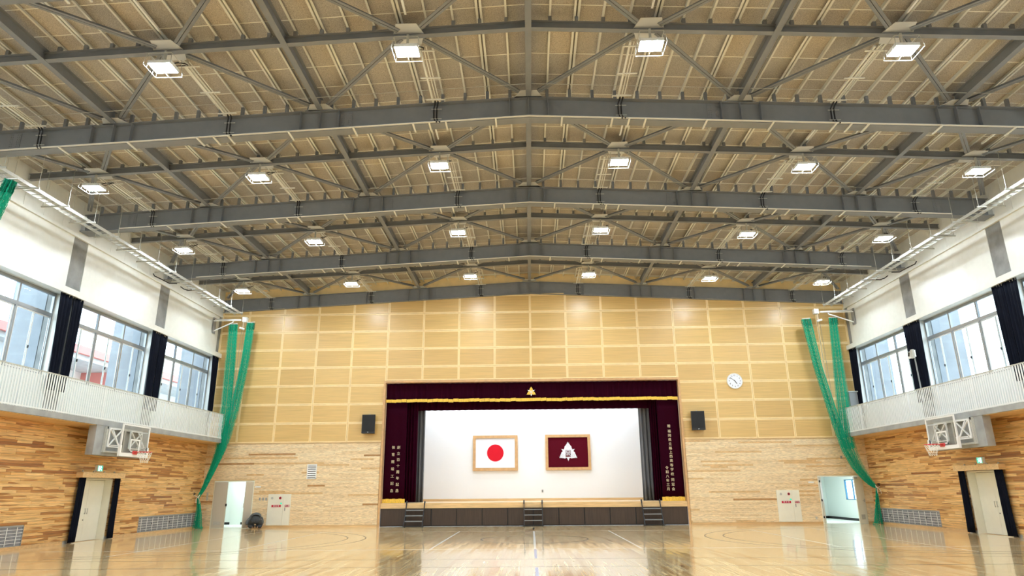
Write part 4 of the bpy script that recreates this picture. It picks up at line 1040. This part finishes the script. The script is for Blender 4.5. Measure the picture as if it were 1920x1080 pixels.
# ------------------------------------------------------------------ small wall items
t = thing('vent_grille', (-10.70, D-.02, 2.5), 'small white louvred vent on the pale wood wall left of the stage', 'vent')
a, b, c, d_ = -10.93, -10.46, 2.20, 2.90
q = MB().box(a, b, D-.03, D, c, c+.04).box(a, b, D-.03, D, d_-.04, d_).box(a, a+.04, D-.03, D, c, d_).box(b-.04, b, D-.03, D, c, d_); q.build('vent_frame', 'white_gloss', t)
for k in range(6): z = c+.09+k*.1; MB().prism([(a+.04, D-.028, z), (b-.04, D-.028, z), (b-.04, D-.01, z+.035), (a+.04, D-.01, z+.035)], (0, 0, .012)).build('louvre', 'white_gloss', t)
MB().box(a+.04, b-.04, D-.008, D-.003, c+.04, d_-.04).build('vent_back', 'grey', t)
for i, x in enumerate((-13.11, -12.95, -12.80)):
    w_ = thing('switch_plate', (x, D, 1.30), 'grey wall switch plate by left doorway, %s of three' % ('left', 'middle', 'right')[i], 'switch', 'switch plates by the left doorway')
    MB().box(x-.045, x+.045, D-.018, D, 1.23, 1.37).build('plate', 'galv', w_); MB().box(x-.02, x+.02, D-.028, D-.018, 1.26, 1.34).build('rocker', 'grey', w_)
tag(MB().box(-13.40, -13.12, D-.02, D, 1.83, 1.90).build('name_plate', 'white_gloss', loc=(-13.26, D, 1.86)), 'small white plate on the wall right of the left doorway', 'plate')
tag(MB().box(13.05, 13.30, D-.02, D, 1.82, 1.89).box(13.12, 13.22, D-.024, D-.02, 1.84, 1.87).build('name_plate', 'white_gloss', loc=(13.2, D, 1.86)), 'small white plate on the wall left of the right doorway', 'plate')
tag(MB().box(-15.72, -15.64, D-.03, D, 1.25, 1.62).box(-15.70, -15.66, D-.05, D-.03, 1.56, 1.62).build('wall_fitting', 'galv', loc=(-15.68, D, 1.4)), 'narrow steel fitting on the wall left of the left doorway', 'fitting')
tag(MB().box(13.17, 13.25, D-.015, D, .20, .32).build('wall_socket', 'galv', loc=(13.2, D, .26)), 'small steel socket low beside the right doorway', 'socket')
tag(MB().box(14.72, 14.80, D-.015, D, 2.94, 3.06).build('wall_socket', 'grey', loc=(14.76, D, 3)), 'small dark socket high on the wood wall above the right doorway', 'socket')
t = thing('grey_cabinet', (15.75, D-.3, 4.08), 'small grey cabinet at the stage end of the right gallery', 'cabinet')
MB().box(15.45, 15.85, D-.30, D-.02, 4.09, 6.05).build('cabinet_body', 'grey', t); MB().box(15.42, 15.88, D-.33, D-.02, 6.05, 6.10).build('cabinet_top', 'galv', t)
t = thing('curtain_bracket', (15.7, 27.4, 6.8), 'white pulley bracket in front of the curtain at the right middle column', 'bracket')
MB().box(15.66, 15.69, 27.18, 27.70, 6.70, 6.98).build('plate', 'white_gloss', t)
MB().tube([(15.6, 27.56, 6.78), (15.6, 27.50, 6.94)], .03, 8).build('roller', 'black', t)
MB().bar((15.68, 27.3, 6.7), (15.72, 27.28, 4.12), .08, .05).build('post', 'concrete', t)
MB().box(15.60, 15.68, 27.25, 27.4, 6.66, 7.02).build('clamp', 'galv', t)

# ------------------------------------------------------------------ kneeling person seen from behind
def skinned(name, pts, edges, radii, material, parent, sub=2, root=0):
    me = bpy.data.meshes.new(name); org = WL[parent]
    me.from_pydata([V(p)-org for p in pts], edges, []); o = bpy.data.objects.new(name, me); C.objects.link(o); o.parent = parent; WL[o] = org
    me.materials.append(M[material])
    o.modifiers.new('skin', 'SKIN'); 
    if not me.skin_vertices: me.skin_vertices.new() if hasattr(me.skin_vertices, 'new') else None
    for i, r_ in enumerate(radii):
        sv = me.skin_vertices[0].data[i]; sv.radius = (r_, r_) if not isinstance(r_, tuple) else r_; sv.use_root = (i == root)
    md = o.modifiers.new('sub', 'SUBSURF'); md.levels = sub; md.render_levels = sub
    o.modifiers['skin'].use_smooth_shade = True
    return o
try:
    px, py = -12.93, 32.45
    t = thing('person', (px, py, 0), 'kneeling person in grey jacket and dark trousers, bowed towards the back wall', 'person')
    ca, sa = math.cos(.38), math.sin(.38)
    P_ = lambda x, y, z: (px+x*ca-y*sa, py+x*sa+y*ca, z)   # heading along the line of sight
    # whole body: pelvis, spine, neck, head, arms, legs
    pts = [P_(0, -.02, .40), P_(0, .16, .48), P_(0, .34, .46), P_(0, .44, .40), P_(0, .50, .33),
           P_(-.19, .36, .45), P_(-.30, .26, .27), P_(-.30, .22, .10), P_(.19, .36, .45), P_(.27, .40, .27), P_(.22, .48, .08),
           P_(-.11, -.08, .42), P_(-.20, .20, .09), P_(-.16, -.08, .08), P_(-.07, -.28, .07), P_(.11, -.08, .42), P_(.20, .20, .09), P_(.15, -.08, .08), P_(.07, -.28, .07)]
    edges = [(0, 1), (1, 2), (2, 3), (3, 4), (2, 5), (5, 6), (6, 7), (2, 8), (8, 9), (9, 10), (0, 11), (11, 12), (12, 13), (13, 14), (0, 15), (15, 16), (16, 17), (17, 18)]
    rad = [.11, .10, .10, .055, .085, .05, .04, .032, .05, .04, .032, .08, .055, .045, .03, .08, .055, .045, .03]
    skinned('body', pts, edges, rad, 'skin', t)
    # head with features
    h = skinned('hair', [P_(0, .50, .33), P_(0, .56, .27)], [(0, 1)], [.105, .095], 'hair', t)
    # trousers
    tp = [P_(0, -.04, .40), P_(-.11, -.06, .32), P_(-.24, .14, .11), P_(-.21, -.06, .10), P_(-.13, -.22, .09), P_(.11, -.06, .32), P_(.24, .14, .11), P_(.21, -.06, .10), P_(.13, -.22, .09), P_(0, .06, .47)]
    skinned('trousers', tp, [(0, 1), (1, 2), (2, 3), (3, 4), (0, 5), (5, 6), (6, 7), (7, 8), (0, 9)], [(.21, .20), .175, .11, .10, .07, .175, .11, .10, .07, .17], 'suit', t)
    # jacket: torso and sleeves, hem riding up over the hips
    skinned('jacket', [P_(0, .07, .49), P_(0, .18, .52), P_(0, .34, .47), P_(-.22, .34, .44), P_(-.36, .20, .30), P_(-.35, .16, .15), P_(.20, .36, .44), P_(.31, .30, .28), P_(.27, .38, .14)],
            [(0, 1), (1, 2), (2, 3), (3, 4), (4, 5), (2, 6), (6, 7), (7, 8)], [(.20, .23), (.20, .23), (.18, .21), .11, .085, .065, .11, .085, .065], 'jacket', t)
    hem = [P_(.235*math.cos(a), -.04-.04*math.sin(a), .46+.17*math.sin(a)) for a in [k/16*math.pi for k in range(17)]]
    MB().tube(hem, .016, 6).build('jacket_hem', 'galv' if False else 'jacket', t, smooth=True)
    MB().tube([(p[0], p[1]-.006, p[2]-.03) for p in hem[3:14]], .014, 6).build('belt', 'black', t, smooth=True)
    # shoes, soles towards the camera
    for sx in (-1, 1):
        skinned('shoe', [P_(sx*.07, -.24, .06), P_(sx*.055, -.30, .10), P_(sx*.05, -.32, .19)], [(0, 1), (1, 2)], [(.045, .045), (.05, .04), (.04, .035)], 'black', t, 1)
    # hands with five fingers
    for hx, hy, hz, sg in ((-.35, .15, .10, -1), (.26, .42, .07, 1)):
        hp = [P_(hx, hy, hz), P_(hx, hy+.05, hz-.03)]; he = [(0, 1)]; hr = [.03, .034]
        for f in range(4):
            i = len(hp); ox = (f-1.5)*.018; L = (.035, .042, .040, .030)[f]
            hp += [P_(hx+ox, hy+.075, hz-.045), P_(hx+ox, hy+.075+L, hz-.062), P_(hx+ox, hy+.075+L*1.6, hz-.072)]; he += [(1, i), (i, i+1), (i+1, i+2)]; hr += [.0095, .0085, .0075]
        i = len(hp); hp += [P_(hx-sg*.035, hy+.03, hz-.045), P_(hx-sg*.050, hy+.065, hz-.060)]; he += [(0, i), (i, i+1)]; hr += [.011, .009]
        skinned('hand', hp, he, hr, 'skin', t, 1)
except Exception as ex_:
    print('PERSON', ex_)
